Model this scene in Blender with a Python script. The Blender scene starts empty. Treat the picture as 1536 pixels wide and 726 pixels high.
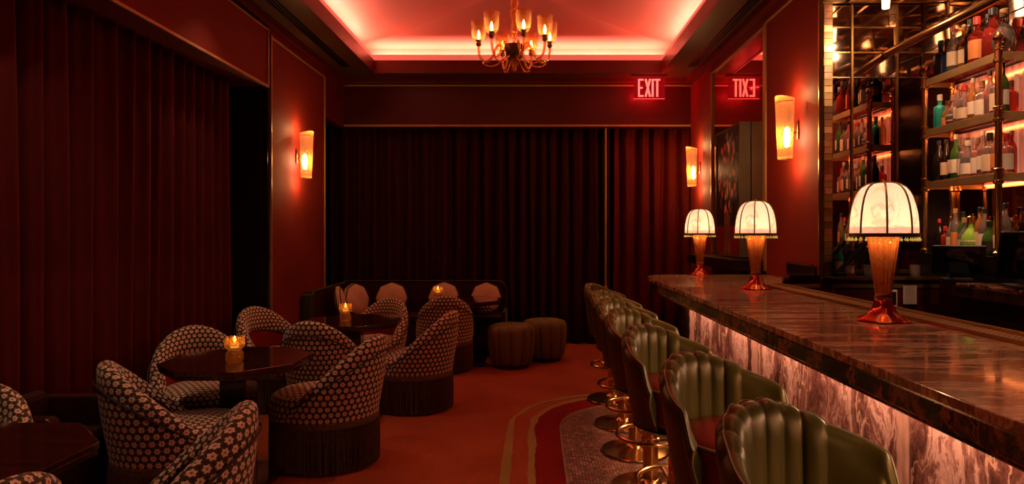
import bpy, math, random
from mathutils import Vector, Matrix
random.seed(7)
PI = math.pi
S = bpy.context.scene
C = S.collection

# ------------------------------------------------------------ camera, world, view
cam = bpy.data.cameras.new('camera'); co = bpy.data.objects.new('camera', cam); C.objects.link(co)
co.location = (0, 0, 1.42); co.rotation_euler = (PI/2, 0, 0)
cam.sensor_width = 36; cam.lens = 22.5; cam.shift_x = -32/1536; cam.shift_y = -13/1536
cam.clip_start = .05
S.camera = co
S.view_settings.view_transform = 'Standard'; S.view_settings.look = 'None'
S.view_settings.exposure = 0.0; S.view_settings.gamma = 1; S.view_settings.use_curve_mapping = False
w = bpy.data.worlds.new('world'); S.world = w; w.use_nodes = True
w.node_tree.nodes['Background'].inputs[0].default_value = (.02, .006, .003, 1)
w.node_tree.nodes['Background'].inputs[1].default_value = 1
S.cycles.max_bounces = 9; S.cycles.diffuse_bounces = 4; S.cycles.glossy_bounces = 5
S.cycles.transmission_bounces = 7; S.cycles.transparent_max_bounces = 10
S.cycles.caustics_reflective = False; S.cycles.caustics_refractive = False
S.cycles.sample_clamp_indirect = 4

def lamp(name, kind, loc, power, color, size=.1, size_y=None, rot=(0, 0, 0), spot=None, blend=.6):
    l = bpy.data.lights.new(name, kind); l.energy = power; l.color = color
    if kind == 'AREA':
        l.shape = 'RECTANGLE'; l.size = size; l.size_y = size_y or size
    else:
        l.shadow_soft_size = size
    if kind == 'SPOT':
        l.spot_size = spot; l.spot_blend = blend
    o = bpy.data.objects.new(name, l); C.objects.link(o); o.location = loc; o.rotation_euler = rot
    return o
WARM = (1, .50, .20)
# cove strips lie in the trough around the vault and shine on its slopes
COVE_P = 108
lamp('cove_light_left', 'AREA', (-2.06, 4.0, 3.555), COVE_P, (1, .60, .40), .03, 7.4, (0, math.radians(180+58), 0))
lamp('cove_light_right', 'AREA', (1.68, 4.0, 3.555), COVE_P, (1, .60, .40), .03, 7.4, (0, math.radians(180-58), 0))
lamp('cove_light_back', 'AREA', (-.19, 7.83, 3.555), COVE_P*.55, (1, .64, .44), 3.6, .03, (math.radians(180-52), 0, 0))
# unseen downlights added as fill, in the soffit and over the bar aisle
for x, y, p in ((-2.02, 1.4, 44), (-2.02, 3.0, 50), (-2.02, 4.6, 44), (-1.4, 7.86, 18), (.1, 7.86, 22), (1.3, .5, 28), (1.3, 2.1, 18), (1.3, 3.9, 13)):
    lamp('fill_downlight', 'SPOT', (x if x < 1 else 1.62, y, 3.34), p, (1, .68, .42), .05, rot=(math.radians(-28) if y > 7.7 else 0, 0, 0), blend=1, spot=math.radians(92))

# ------------------------------------------------------------ materials
class G:
    """tiny node builder"""
    def __init__(s, name):
        s.m = bpy.data.materials.new(name); s.m.use_nodes = True
        s.t = s.m.node_tree; s.n = s.t.nodes; s.L = s.t.links
        s.b = s.n['Principled BSDF']; s.out = s.n['Material Output']
    def put(s, sock, v):
        if isinstance(v, bpy.types.NodeSocket): s.L.new(v, sock)
        elif v is not None:
            if isinstance(v, tuple) and len(v) == 3 and sock.type == 'RGBA': v = (*v, 1)
            sock.default_value = v
    def N(s, kind, out=0, props=None, **ins):
        n = s.n.new(kind)
        for k, v in (props or {}).items(): setattr(n, k, v)
        for k, v in ins.items():
            k = int(k[1:]) if k[0] == '_' and k[1:].isdigit() else k.replace('_', ' ')
            s.put(n.inputs[k], v)
        return n.outputs[out]
    def M(s, op, a, b=None, c=None):
        n = s.n.new('ShaderNodeMath'); n.operation = op
        for i, v in enumerate((a, b, c)):
            if v is not None: s.put(n.inputs[i], v)
        return n.outputs[0]
    def V(s, op, a, b=None, out=0):
        n = s.n.new('ShaderNodeVectorMath'); n.operation = op
        s.put(n.inputs[0], a)
        if b is not None: s.put(n.inputs[1], b)
        return n.outputs[out]
    def ramp(s, f, stops, interp='LINEAR'):
        n = s.n.new('ShaderNodeValToRGB'); s.put(n.inputs[0], f); r = n.color_ramp; r.interpolation = interp
        while len(r.elements) < len(stops): r.elements.new(.5)
        for e, (p, c) in zip(r.elements, stops):
            e.position = p; e.color = (*c, 1) if isinstance(c, tuple) else (c, c, c, 1)
        return n.outputs[0]
    def mix(s, f, a, b):
        n = s.n.new('ShaderNodeMix'); n.data_type = 'RGBA'
        s.put(n.inputs[0], f); s.put(n.inputs[6], a); s.put(n.inputs[7], b); return n.outputs[2]
    def co(s, which='Object', scale=(1, 1, 1), rot=(0, 0, 0)):
        tc = s.n.new('ShaderNodeTexCoord')
        mp = s.n.new('ShaderNodeMapping'); s.L.new(tc.outputs[which], mp.inputs[0])
        mp.inputs['Scale'].default_value = scale; mp.inputs['Rotation'].default_value = rot
        return mp.outputs[0]
    def P(s, **k):
        for a, v in k.items(): s.put(s.b.inputs[a.replace('_', ' ')], v)
        return s
    def bump(s, h, strength=.3, dist=.01):
        o = s.N('ShaderNodeBump', Strength=strength, Distance=dist, Height=h); s.L.new(o, s.b.inputs['Normal']); return s

def plain(name, c, rough=.5, metal=0, var=.12, vs=6, **kw):
    g = G(name); nz = g.N('ShaderNodeTexNoise', Vector=g.co(), Scale=vs, Detail=4.)
    c2 = tuple(max(0, v*(1-var*2)) for v in c)
    g.P(Base_Color=g.ramp(nz, [(.3, c2), (.7, c)]), Roughness=rough, Metallic=metal, **kw)
    return g.m
def emis(name, c, st):
    g = G(name); g.P(Base_Color=(*[v*.5 for v in c],), Emission_Color=c, Emission_Strength=st); return g.m

def velvet(name, c, sheen=.6, tint=None, rough=.8):
    g = G(name); nz = g.N('ShaderNodeTexNoise', Vector=g.co(scale=(8, 8, 2)), Scale=3., Detail=5.)
    g.P(Base_Color=g.ramp(nz, [(.3, tuple(v*.75 for v in c)), (.7, c)]), Roughness=rough, Sheen_Weight=sheen,
        Sheen_Roughness=.35, Sheen_Tint=tint or c, Specular_IOR_Level=.15)
    return g.m

def flower_fabric():
    g = G('floral_fabric'); s3 = math.sqrt(3)
    tc = g.n.new('ShaderNodeTexCoord')
    p = g.V('MULTIPLY', tc.outputs['UV'], (24., 24., 0.))
    def cell(off):
        q = g.V('SUBTRACT', p, off); q = g.V('MODULO', g.V('ADD', q, (100., 100*s3, 0.)), (1., s3, 1.))
        q = g.V('SUBTRACT', q, (.5, s3/2, 0.)); return g.V('MULTIPLY', q, (1., 1., 0.))
    a = cell((0., 0., 0.)); b = cell((.5, s3/2, 0.))
    la = g.V('LENGTH', a, out=1); lb = g.V('LENGTH', b, out=1)
    sel = g.M('LESS_THAN', lb, la)
    n = g.n.new('ShaderNodeMix'); n.data_type = 'VECTOR'; g.L.new(sel, n.inputs[0]); g.L.new(a, n.inputs[4]); g.L.new(b, n.inputs[5])
    v = n.outputs[1]; ln = g.V('LENGTH', v, out=1)
    sx = g.n.new('ShaderNodeSeparateXYZ'); g.L.new(v, sx.inputs[0])
    th = g.M('ARCTAN2', sx.outputs[1], sx.outputs[0])
    pet = g.M('ADD', .335, g.M('MULTIPLY', g.M('COSINE', g.M('MULTIPLY', th, 6.)), .045))
    flower = g.M('LESS_THAN', ln, pet)
    centre = g.M('LESS_THAN', ln, .095)
    ring = g.M('MULTIPLY', g.M('GREATER_THAN', ln, .42), g.M('LESS_THAN', ln, .48))
    wv = g.N('ShaderNodeTexNoise', Vector=g.co('UV'), Scale=90., Detail=2.)
    base = g.mix(ring, (.030, .011, .006), (.10, .055, .022))
    base = g.mix(flower, base, g.ramp(wv, [(.3, (.62, .42, .28)), (.7, (.85, .62, .44))]))
    base = g.mix(centre, base, (.35, .06, .03))
    g.P(Base_Color=base, Roughness=.85, Sheen_Weight=.2, Specular_IOR_Level=.2)
    g.bump(g.N('ShaderNodeTexNoise', Vector=g.co('UV'), Scale=600., Detail=1.), .15, .002)
    return g.m

def marble_top():
    g = G('bar_marble'); v = g.co(scale=(1.3, 13, 6), rot=(0, 0, .10))
    d = g.N('ShaderNodeTexNoise', 1, Vector=g.co(scale=(1, 1.5, 1)), Scale=2.2, Detail=4.)
    vv = g.V('ADD', v, g.V('MULTIPLY', d, (1.0, 2.2, 1.2)))
    n1 = g.N('ShaderNodeTexNoise', Vector=vv, Scale=1.5, Detail=9., Roughness=.62)
    c = g.ramp(n1, [(.28, (.09, .045, .027)), (.40, (.36, .20, .12)), (.48, (.20, .105, .065)), (.56, (.74, .53, .35)), (.62, (.36, .21, .13)), (.72, (.75, .55, .38)), (.85, (.45, .28, .18))])
    vein = g.N('ShaderNodeTexNoise', Vector=vv, Scale=3.5, Detail=5.)
    c = g.mix(g.ramp(vein, [(.49, 0.), (.503, .45), (.516, 0.)]), c, (.6, .33, .2))
    g.P(Base_Color=c, Roughness=g.ramp(n1, [(.3, .10), (.8, .2)]), Specular_IOR_Level=.6, Coat_Weight=.3, Coat_Roughness=.05)
    return g.m
def marble_front():
    g = G('front_marble'); v = g.co(scale=(1, 4, 1.0))
    d = g.N('ShaderNodeTexNoise', 1, Vector=g.co(scale=(1, 1.5, .8)), Scale=3.4, Detail=7.)
    vv = g.V('ADD', v, g.V('MULTIPLY', d, (1.2, 1.6, 1.2)))
    n1 = g.N('ShaderNodeTexNoise', Vector=vv, Scale=1.5, Detail=11., Roughness=.74)
    c = g.ramp(n1, [(.36, (.030, .012, .009)), (.45, (.12, .048, .036)), (.51, (.26, .115, .09)), (.56, (.62, .38, .31)), (.62, (.26, .10, .08)), (.69, (.58, .33, .27)), (.8, (.80, .58, .49))])
    vor = g.N('ShaderNodeTexVoronoi', Vector=g.V('ADD', g.co(scale=(1, 1.6, .7)), g.V('MULTIPLY', d, (.8, .8, .8))), Scale=2.2, props={'feature': 'DISTANCE_TO_EDGE'})
    c = g.mix(g.ramp(vor, [(0., .5), (.012, .25), (.02, 0.)]), c, (.85, .52, .36))
    g.P(Base_Color=c, Roughness=.22)
    return g.m
def marble_dark():
    g = G('edge_marble'); d = g.N('ShaderNodeTexNoise', 1, Vector=g.co(), Scale=5., Detail=5.)
    vv = g.V('ADD', g.co(scale=(2, 2.5, 2)), g.V('MULTIPLY', d, (1.2, 1.2, 1.2)))
    n1 = g.N('ShaderNodeTexNoise', Vector=vv, Scale=2.5, Detail=8.)
    g.P(Base_Color=g.ramp(n1, [(.38, (.016, .006, .005)), (.50, (.045, .016, .011)), (.55, (.34, .15, .085)), (.60, (.04, .014, .009)), (.68, (.28, .11, .06))]), Roughness=.14, Specular_IOR_Level=.6)
    return g.m
def carpet(name, c1, c2):
    g = G(name); n1 = g.N('ShaderNodeTexNoise', Vector=g.co(), Scale=2.2, Detail=5.)
    n2 = g.N('ShaderNodeTexNoise', Vector=g.co(), Scale=90., Detail=3.)
    c = g.mix(g.ramp(n1, [(.3, 0.), (.7, 1.)]), c1, c2)
    c = g.mix(g.ramp(n2, [(.35, .35), (.65, 0.)]), c, tuple(v*.45 for v in c1))
    g.P(Base_Color=c, Roughness=.95, Sheen_Weight=.3, Sheen_Tint=c2, Specular_IOR_Level=.1)
    g.bump(g.N('ShaderNodeTexNoise', Vector=g.co(), Scale=160., Detail=3.), .6, .006)
    return g.m
def mosaic():
    g = G('mosaic_tile'); br = g.n.new('ShaderNodeTexBrick'); g.L.new(g.co(), br.inputs['Vector'])
    br.offset = 0
    for k, v in (('Scale', 1.), ('Mortar Size', .0022), ('Brick Width', .019), ('Row Height', .019), ('Bias', 0.), ('Mortar Smooth', .3)): br.inputs[k].default_value = v
    br.inputs['Color1'].default_value = (.15, .055, .032, 1); br.inputs['Color2'].default_value = (.55, .29, .19, 1)
    br.inputs['Mortar'].default_value = (.05, .02, .015, 1)
    n = g.N('ShaderNodeTexNoise', Vector=g.co(), Scale=9., Detail=6.)
    c = g.mix(g.ramp(n, [(.35, .6), (.6, 0.)]), br.outputs[0], (.13, .05, .035))
    g.P(Base_Color=c, Roughness=.32)
    g.bump(br.outputs['Fac'], -.5, .002)
    return g.m
def wood(name, c1, c2, rough=.12):
    g = G(name); n = g.N('ShaderNodeTexNoise', Vector=g.co(scale=(1, 12, 2)), Scale=2.5, Detail=6.)
    g.P(Base_Color=g.ramp(n, [(.3, c1), (.7, c2)]), Roughness=rough, Coat_Weight=.5, Coat_Roughness=.08); return g.m
def lacquer(name, c, rough=.35):
    g = G(name); n = g.N('ShaderNodeTexNoise', Vector=g.co(), Scale=1.6, Detail=4.)
    g.P(Base_Color=g.ramp(n, [(.3, tuple(v*.8 for v in c)), (.7, c)]), Roughness=g.ramp(n, [(.3, rough*.85), (.7, rough*1.15)]), Specular_IOR_Level=.25)
    return g.m
def mirror(name, c, rough=.02, spots=.0):
    g = G(name); n = g.N('ShaderNodeTexNoise', Vector=g.co(), Scale=7., Detail=8., Roughness=.7)
    g.P(Base_Color=g.ramp(n, [(.35, tuple(v*(1-spots) for v in c)), (.6, c)]), Roughness=rough, Metallic=1); return g.m
def glassy(name, c, rough=.05, trans=.85, ior=1.3, em=0):
    g = G(name); n = g.N('ShaderNodeTexNoise', Vector=g.co(), Scale=12., Detail=2.)
    g.P(Base_Color=g.ramp(n, [(.3, tuple(v*.9 for v in c)), (.7, c)]), Roughness=rough, Transmission_Weight=trans, IOR=ior, Specular_IOR_Level=.7)
    return g.m
def lit_glass(name, c, tr=.3, transl=.5, em=0., scale=40., bump=.5, stretch=(1, 1, 1)):
    """translucent glass with part see-through; lit from inside by its bulb"""
    g = G(name); n = g.N('ShaderNodeTexVoronoi', Vector=g.co(scale=stretch), Scale=scale)
    nb = g.N('ShaderNodeBump', Strength=bump, Distance=.01, Height=n)
    gl = g.N('ShaderNodeBsdfGlossy', Color=c, Roughness=.12, Normal=nb)
    tl = g.N('ShaderNodeBsdfTranslucent', Color=c, Normal=nb)
    tp = g.N('ShaderNodeBsdfTransparent', Color=tuple(min(1, v*1.1) for v in c))
    def mx(f, a, b):
        m = g.n.new('ShaderNodeMixShader'); g.put(m.inputs[0], f); g.L.new(a, m.inputs[1]); g.L.new(b, m.inputs[2]); return m.outputs[0]
    sh = mx(transl, gl, tl)
    edge = g.N('ShaderNodeLayerWeight', 1, Blend=.35)
    sh = mx(g.M('MULTIPLY', tr, g.M('SUBTRACT', 1.2, edge)), sh, tp)
    if em:
        e = g.N('ShaderNodeEmission', Color=c, Strength=em); ad = g.n.new('ShaderNodeAddShader')
        g.L.new(sh, ad.inputs[0]); g.L.new(e, ad.inputs[1]); sh = ad.outputs[0]
    g.L.new(sh, g.out.inputs[0]); return g.m
def alabaster():
    g = G('alabaster_shade'); d = g.N('ShaderNodeTexNoise', 1, Vector=g.co(), Scale=6., Detail=4.)
    n = g.N('ShaderNodeTexNoise', Vector=g.V('ADD', g.co(scale=(9, 9, 5)), g.V('MULTIPLY', d, (2., 2., 2.))), Scale=.7, Detail=3.)
    c = g.ramp(n, [(.46, (.95, .82, .66)), (.50, (.74, .57, .44)), (.53, (.95, .84, .69)), (.7, (1, .91, .77))])
    tl = g.N('ShaderNodeBsdfTranslucent', Color=c); df = g.N('ShaderNodeBsdfPrincipled', Base_Color=c, Roughness=.3)
    m = g.n.new('ShaderNodeMixShader'); m.inputs[0].default_value = .35; g.L.new(tl, m.inputs[1]); g.L.new(df, m.inputs[2])
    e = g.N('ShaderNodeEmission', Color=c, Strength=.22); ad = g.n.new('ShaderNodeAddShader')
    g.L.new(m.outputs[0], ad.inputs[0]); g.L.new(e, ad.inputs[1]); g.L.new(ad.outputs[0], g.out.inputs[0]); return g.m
def painting():
    g = G('floral_painting'); v = g.co('Object')
    sx = g.n.new('ShaderNodeSeparateXYZ'); g.L.new(v, sx.inputs[0])
    d = g.N('ShaderNodeTexNoise', 1, Vector=v, Scale=5., Detail=3.)
    vd = g.V('ADD', v, g.V('MULTIPLY', d, (.12, .12, .12)))
    vo = g.n.new('ShaderNodeTexVoronoi'); g.L.new(g.V('MULTIPLY', vd, (1., 1.3, .8)), vo.inputs['Vector']); vo.inputs['Scale'].default_value = 13.
    sc = g.n.new('ShaderNodeSeparateColor'); g.L.new(vo.outputs['Color'], sc.inputs[0])
    pet = g.ramp(sc.outputs[0], [(0., (.85, .18, .13)), (.25, (.95, .45, .32)), (.45, (.85, .65, .52)), (.6, (.65, .07, .06)), (.8, (.30, .26, .12))], 'CONSTANT')
    pet = g.mix(g.ramp(vo.outputs['Distance'], [(.3, 0.), (.55, 1.)]), pet, (.02, .02, .025))
    # bouquet ellipse above, stems in a vase below
    yy = g.M('MULTIPLY', sx.outputs[1], 3.2); zz = g.M('MULTIPLY', g.M('SUBTRACT', sx.outputs[2], .18), 2.3)
    nz = g.N('ShaderNodeTexNoise', Vector=v, Scale=7.)
    el = g.M('ADD', g.M('ADD', g.M('MULTIPLY', yy, yy), g.M('MULTIPLY', zz, zz)), g.M('MULTIPLY', nz, .6))
    inb = g.M('LESS_THAN', el, 1.25)
    bg = g.mix(g.M('LESS_THAN', sx.outputs[2], -.33), (.02, .018, .022), (.22, .012, .012))
    st = g.M('MULTIPLY', g.M('LESS_THAN', g.M('ABSOLUTE', sx.outputs[1]), g.M('ADD', .07, g.M('MULTIPLY', nz, .05))), g.M('LESS_THAN', sx.outputs[2], -.05))
    stc = g.ramp(g.N('ShaderNodeTexNoise', Vector=g.co('Object', scale=(1, 18, 2)), Scale=3.), [(.4, (.10, .05, .02)), (.6, (.30, .20, .10))])
    c = g.mix(st, bg, stc); c = g.mix(inb, c, pet)
    g.P(Base_Color=c, Roughness=.45); g.bump(vo.outputs['Distance'], .3, .005); return g.m

RED = lacquer('red_lacquer', (.19, .015, .006), .75)
REDD = lacquer('dark_red_panel', (.065, .006, .004), .38)
REDC = lacquer('crown_red', (.13, .012, .008), .3)
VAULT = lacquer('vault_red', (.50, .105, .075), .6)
LIP = emis('glowing_lip', (1., .16, .10), .62)  # emission painted in for the bright cove light on the lip
SOFF = lacquer('soffit_bronze', (.10, .040, .018), .42)
FASC = lacquer('fascia_oxblood', (.13, .014, .008), .4)
BLACK = plain('black_lacquer', (.010, .006, .005), .25)
BLK2 = plain('black_plastic', (.008, .007, .007), .35)
BRASS = plain('brass', (.72, .42, .16), .22, 1, .1)
BRASSD = plain('aged_brass', (.42, .24, .09), .35, 1, .15); BRASSE = plain('satin_brass', (.62, .40, .17), .55, .8, .1)
BRASST = plain('brass_trim', (.42, .27, .11), .45, .35, .1)
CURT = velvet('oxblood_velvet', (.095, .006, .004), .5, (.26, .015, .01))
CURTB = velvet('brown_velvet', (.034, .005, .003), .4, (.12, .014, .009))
LINING = velvet('red_lining', (.22, .012, .008), .5, (.5, .04, .03))
FLORAL = flower_fabric()
FRINGE = plain('fringe_brown', (.15, .085, .040), .9, 0, .3, 60)
PIPE = plain('dark_piping', (.02, .012, .008), .7)
WOODG = wood('dark_gloss_wood', (.018, .005, .003), (.05, .010, .006))
MTOP = marble_top(); MFRONT = marble_front(); MEDGE = marble_dark()
MEDGE2 = plain('dark_marble', (.045, .02, .014), .12, 0, .4, 9)
CARPET = carpet('orange_red_carpet', (.30, .060, .021), (.40, .092, .033))
CARPR = carpet('crimson_carpet', (.20, .010, .006), (.25, .013, .008))
OLIVEC = carpet('olive_carpet', (.30, .20, .055), (.36, .25, .075))
MOSAIC = mosaic()
OLIVE = velvet('olive_velvet', (.17, .14, .055), .8, (.30, .24, .10))
g_ = G('green_leather'); _n = g_.N('ShaderNodeTexNoise', Vector=g_.co(), Scale=3., Detail=4.)
g_.P(Base_Color=g_.ramp(_n, [(.3, (.046, .042, .006)), (.7, (.072, .062, .010))]), Roughness=g_.ramp(_n, [(.3, .34), (.7, .42)]), Specular_IOR_Level=.4, Specular_Tint=(1., .72, .38))
g_.bump(g_.N('ShaderNodeTexVoronoi', Vector=g_.co(), Scale=350.), .12, .001); LEATH = g_.m
LPIPE = plain('olive_piping', (.22, .20, .09), .4)
SEATR = plain('oxblood_seat_leather', (.22, .010, .008), .38)
AMBER = lit_glass('amber_glass', (.88, .50, .24), .52, .14, .0, 30., .15)
ROSE = lit_glass('rose_glass', (.85, .20, .11), .30, .18, .0, 30., .05)
ALAB = alabaster()
CANDG = lit_glass('candle_glass', (1., .62, .25), .45, .45, .0, 60., .8)
CHG = lit_glass('pale_amber_glass', (1., .72, .48), .80, .30, .0, 130., .6)
CHS = lit_glass('chandelier_glass', (1., .62, .36), .45, .45, .0, 60., .4)
SCG = lit_glass('sconce_glass', (1., .64, .30), .75, .5, .07, 90., .9, (1, 1, .5))
MIR = mirror('rosy_mirror', (.80, .52, .42), .015)
MIRD = mirror('smoked_mirror', (.42, .25, .20), .02, .1)
MIRA = mirror('antique_mirror', (.92, .68, .52), .06, .35)
g_ = G('glow_streak_mirror'); _n = g_.N('ShaderNodeTexNoise', Vector=g_.co(scale=(1, 26, 1.5)), Scale=1., Detail=5.)
g_.P(Base_Color=(.75, .42, .32), Metallic=1., Roughness=.12, Emission_Color=g_.ramp(_n, [(.3, (.25, .03, .015)), (.5, (.9, .20, .10)), (.62, (1., .42, .22)), (.75, (.4, .06, .03))]), Emission_Strength=.42); PINKL = g_.m  # streaked emission paints in the glow and reflections behind the bottles
LED = emis('shelf_led', (1., .55, .28), 3.)
LEDB = emis('bar_led', (1., .50, .27), 3.)
FLAME = emis('flame', (1., .62, .25), 30.)
BULB = emis('bulb', (1., .62, .28), 34.)
BULBS = emis('sconce_bulb', (1., .66, .34), 70.)
WHITEF = plain('cream_cushion', (.62, .40, .30), .85)
WPLATE = plain('cream_plate', (.62, .50, .42), .5)
FROST = lit_glass('shelf_glass', (.9, .35, .28), .35, .6, .0, 5., .05)

# ------------------------------------------------------------ geometry helpers
class MB:
    def __init__(s): s.v = []; s.f = []; s.uv = []
    def add(s, vs, fs, uvs=None):
        o = len(s.v); s.v += [tuple(p) for p in vs]
        for i, f in enumerate(fs):
            s.f.append(tuple(o+k for k in f))
            s.uv.append(uvs[i] if uvs else None)
        return s
    def box(s, x0, x1, y0, y1, z0, z1, M=None):
        vs = [(x, y, z) for x in (x0, x1) for y in (y0, y1) for z in (z0, z1)]
        if M: vs = [M @ Vector(v) for v in vs]
        return s.add(vs, [(0, 1, 3, 2), (4, 6, 7, 5), (0, 4, 5, 1), (2, 3, 7, 6), (0, 2, 6, 4), (1, 5, 7, 3)])
    def grid(s, P, closed_u=False, closed_v=False, uv=None):
        nu = len(P); nv = len(P[0]); vs = [p for r in P for p in r]; fs = []; us = []
        for i in range(nu if closed_u else nu-1):
            for j in range(nv if closed_v else nv-1):
                i2 = (i+1) % nu; j2 = (j+1) % nv
                fs.append((i*nv+j, i2*nv+j, i2*nv+j2, i*nv+j2))
                if uv: us.append([uv[i][j], uv[i+1 if i+1 < len(uv) else i2][j], uv[i+1 if i+1 < len(uv) else i2][j+1 if j+1 < len(uv[0]) else j2], uv[i][j+1 if j+1 < len(uv[0]) else j2]])
        return s.add(vs, fs, us if uv else None)
    def lathe(s, prof, n=24, c=(0, 0, 0), lobe=None, M=None, uvw=None):
        P = []
        for i in range(n):
            a = 2*PI*i/n; row = []
            for r, z in prof:
                k = lobe(a, z) if lobe else 1
                p = Vector((c[0]+r*k*math.cos(a), c[1]+r*k*math.sin(a), c[2]+z))
                row.append(M @ p if M else p)
            P.append(row)
        UV = None
        if uvw:
            UV = []
            L = [0]
            for (r0, z0), (r1, z1) in zip(prof, prof[1:]): L.append(L[-1]+math.hypot(r1-r0, z1-z0))
            UV = [[(2*PI*i/n*uvw, l) for l in L] for i in range(n+1)]
        return s.grid(P, closed_u=True, uv=UV)
    def tube(s, pts, r, n=8, closed=False):
        pts = [Vector(p) for p in pts]; P = []; up = Vector((0, 0, 1)); prev = None
        m = len(pts)
        for i, p in enumerate(pts):
            a = pts[(i-1) % m] if (closed or i > 0) else p; b = pts[(i+1) % m] if (closed or i < m-1) else p
            t = (b-a).normalized()
            if prev is None:
                u = t.orthogonal().normalized() if abs(t.z) > .95 else t.cross(up).normalized()
            else: u = (prev - t*prev.dot(t)).normalized()
            prev = u; q = t.cross(u); rr = r[i] if isinstance(r, (list, tuple)) else r
            P.append([p+(u*math.cos(2*PI*k/n)+q*math.sin(2*PI*k/n))*rr for k in range(n)])
        o = len(s.v); s.grid(P, closed_u=closed, closed_v=True)
        if not closed:
            s.f.append(tuple(o+k for k in range(n-1, -1, -1))); s.f.append(tuple(o+(m-1)*n+k for k in range(n))); s.uv += [None, None]
        return s
    def prism(s, poly, z0, z1):
        n = len(poly); vs = [(x, y, z0) for x, y in poly]+[(x, y, z1) for x, y in poly]
        return s.add(vs, [tuple(range(n-1, -1, -1)), tuple(range(n, 2*n))]+[(i, (i+1) % n, (i+1) % n+n, i+n) for i in range(n)])
    def mesh(s, name, m=None, smooth=False, sharp=35):
        me = bpy.data.meshes.new(name); me.from_pydata(s.v, [], s.f)
        if any(s.uv):
            l = me.uv_layers.new(name='UVMap'); k = 0
            for f, u in zip(s.f, s.uv):
                for j in range(len(f)):
                    if u: l.data[k].uv = u[j]
                    else: v = s.v[f[j]]; l.data[k].uv = (v[0], v[1])
                    k += 1
        if m: me.materials.append(m)
        me.update()
        if smooth:
            me.shade_smooth()
            me.set_sharp_from_angle(angle=math.radians(sharp))
        return me
    def build(s, name, m=None, parent=None, smooth=False, bevel=0, loc=None, sharp=35):
        return link(name, s.mesh(name, m, smooth, sharp), parent, bevel, loc)
def link(name, me, parent=None, bevel=0, loc=None):
    o = bpy.data.objects.new(name, me); C.objects.link(o)
    if parent: o.parent = parent
    if loc: o.location = loc
    if bevel:
        b = o.modifiers.new('bevel', 'BEVEL'); b.width = bevel; b.segments = 2; b.limit_method = 'ANGLE'
    return o
def box(name, m, x0, x1, y0, y1, z0, z1, parent=None, bevel=0):
    """box with its origin at its centre"""
    c = ((x0+x1)/2, (y0+y1)/2, (z0+z1)/2); hx, hy, hz = (x1-x0)/2, (y1-y0)/2, (z1-z0)/2
    return MB().box(-hx, hx, -hy, hy, -hz, hz).build(name, m, parent, bevel=bevel, loc=c)
def empty(name, loc=(0, 0, 0), rz=0):
    o = bpy.data.objects.new(name, None); C.objects.link(o); o.location = loc; o.rotation_euler = (0, 0, rz); o.empty_display_size = .1; return o
def tag(o, label, cat, group=None):
    o['label'] = label; o['category'] = cat
    if group: o['group'] = group
    return o
def struct(o): o['kind'] = 'structure'; return o
def kids(o): return [c for c in bpy.data.objects if c.parent == o]
def copy_tree(o, parent=None):
    c = o.copy(); C.objects.link(c); c.parent = parent
    for ch in TREE.get(o.name, []): copy_tree(ch, c)
    return c
TREE = {}
def register(root):
    """note the children of a prototype so that it can be copied"""
    allo = [o for o in bpy.data.objects if o.parent]
    for o in allo: TREE.setdefault(o.parent.name, [])
    for o in allo:
        if o not in TREE[o.parent.name]: TREE[o.parent.name].append(o)
def sbox(name, m, *b, bevel=0): return struct(box(name, m, *b, bevel=bevel))
def lerp(a, b, t): return a+(b-a)*t
def smooth(t): t = max(0, min(1, t)); return t*t*(3-2*t)

# ------------------------------------------------------------ the room
sbox('floor', CARPET, -3.0, 3.5, -2.0, 8.6, -.1, 0)
def crom(pts, n=8):
    out = []
    P = [Vector(p) for p in pts]
    for i in range(len(P)-1):
        p0 = P[max(i-1, 0)]; p1 = P[i]; p2 = P[i+1]; p3 = P[min(i+2, len(P)-1)]
        for k in range(n):
            t = k/n; out.append(.5*((2*p1)+(-p0+p2)*t+(2*p0-5*p1+4*p2-p3)*t*t+(-p0+3*p1-3*p2+p3)*t**3))
    return out+[P[-1]]
tile_edge = crom([(.19, -1.5), (.19, 1), (.19, 3), (.19, 4.4), (.205, 4.75), (.255, 4.93), (.355, 5.08), (.60, 5.28), (.95, 5.42), (1.3, 5.48)])
red_edge = crom([(-.01, -1.5), (-.01, 1), (-.01, 3), (-.01, 4.5), (.0, 4.8), (.04, 4.98), (.14, 5.2), (.335, 5.41), (.55, 5.53), (.79, 5.63), (1.3, 5.76)])
str_edge = crom([(-.165, -1.5), (-.165, 1), (-.165, 3), (-.165, 4.5), (-.155, 4.86), (-.10, 5.05), (.01, 5.28), (.17, 5.44), (.36, 5.56), (.81, 5.74), (1.3, 5.87)])
def strip(edge, wd, seed, z, m, name):
    r = random.Random(seed); P = []
    pts = []
    for i in range(len(edge)-1):
        L = (edge[i+1]-edge[i]).length; k = max(1, int(L/.03))
        pts += [edge[i].lerp(edge[i+1], j/k) for j in range(k)]
    wob = [r.uniform(-1, 1) for _ in range(len(pts)+9)]
    b = MB(); rows = []
    for i, p in enumerate(pts[1:-1], 1):
        t = (pts[i+1]-pts[i-1]).normalized(); n = Vector((-t.y, t.x))
        if n.x > 0 and abs(n.x) > abs(n.y): n = -n
        a = wd*.5+.006*sum(wob[i:i+6])/2; c = wd*.5+.006*sum(wob[i+3:i+9])/2
        A = p+n*a; B = p-n*c
        rows.append([(A.x, A.y, 0.0005), (A.x, A.y, z), (B.x, B.y, z), (B.x, B.y, .0005)])
    b.grid(rows); o = b.build(name, m); return o
def area(edge, z, m, name):
    poly = [(p.x, p.y) for p in edge]+[(1.3, -1.5)]
    return struct(MB().prism(poly, .0005, z).build(name, m))
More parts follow.
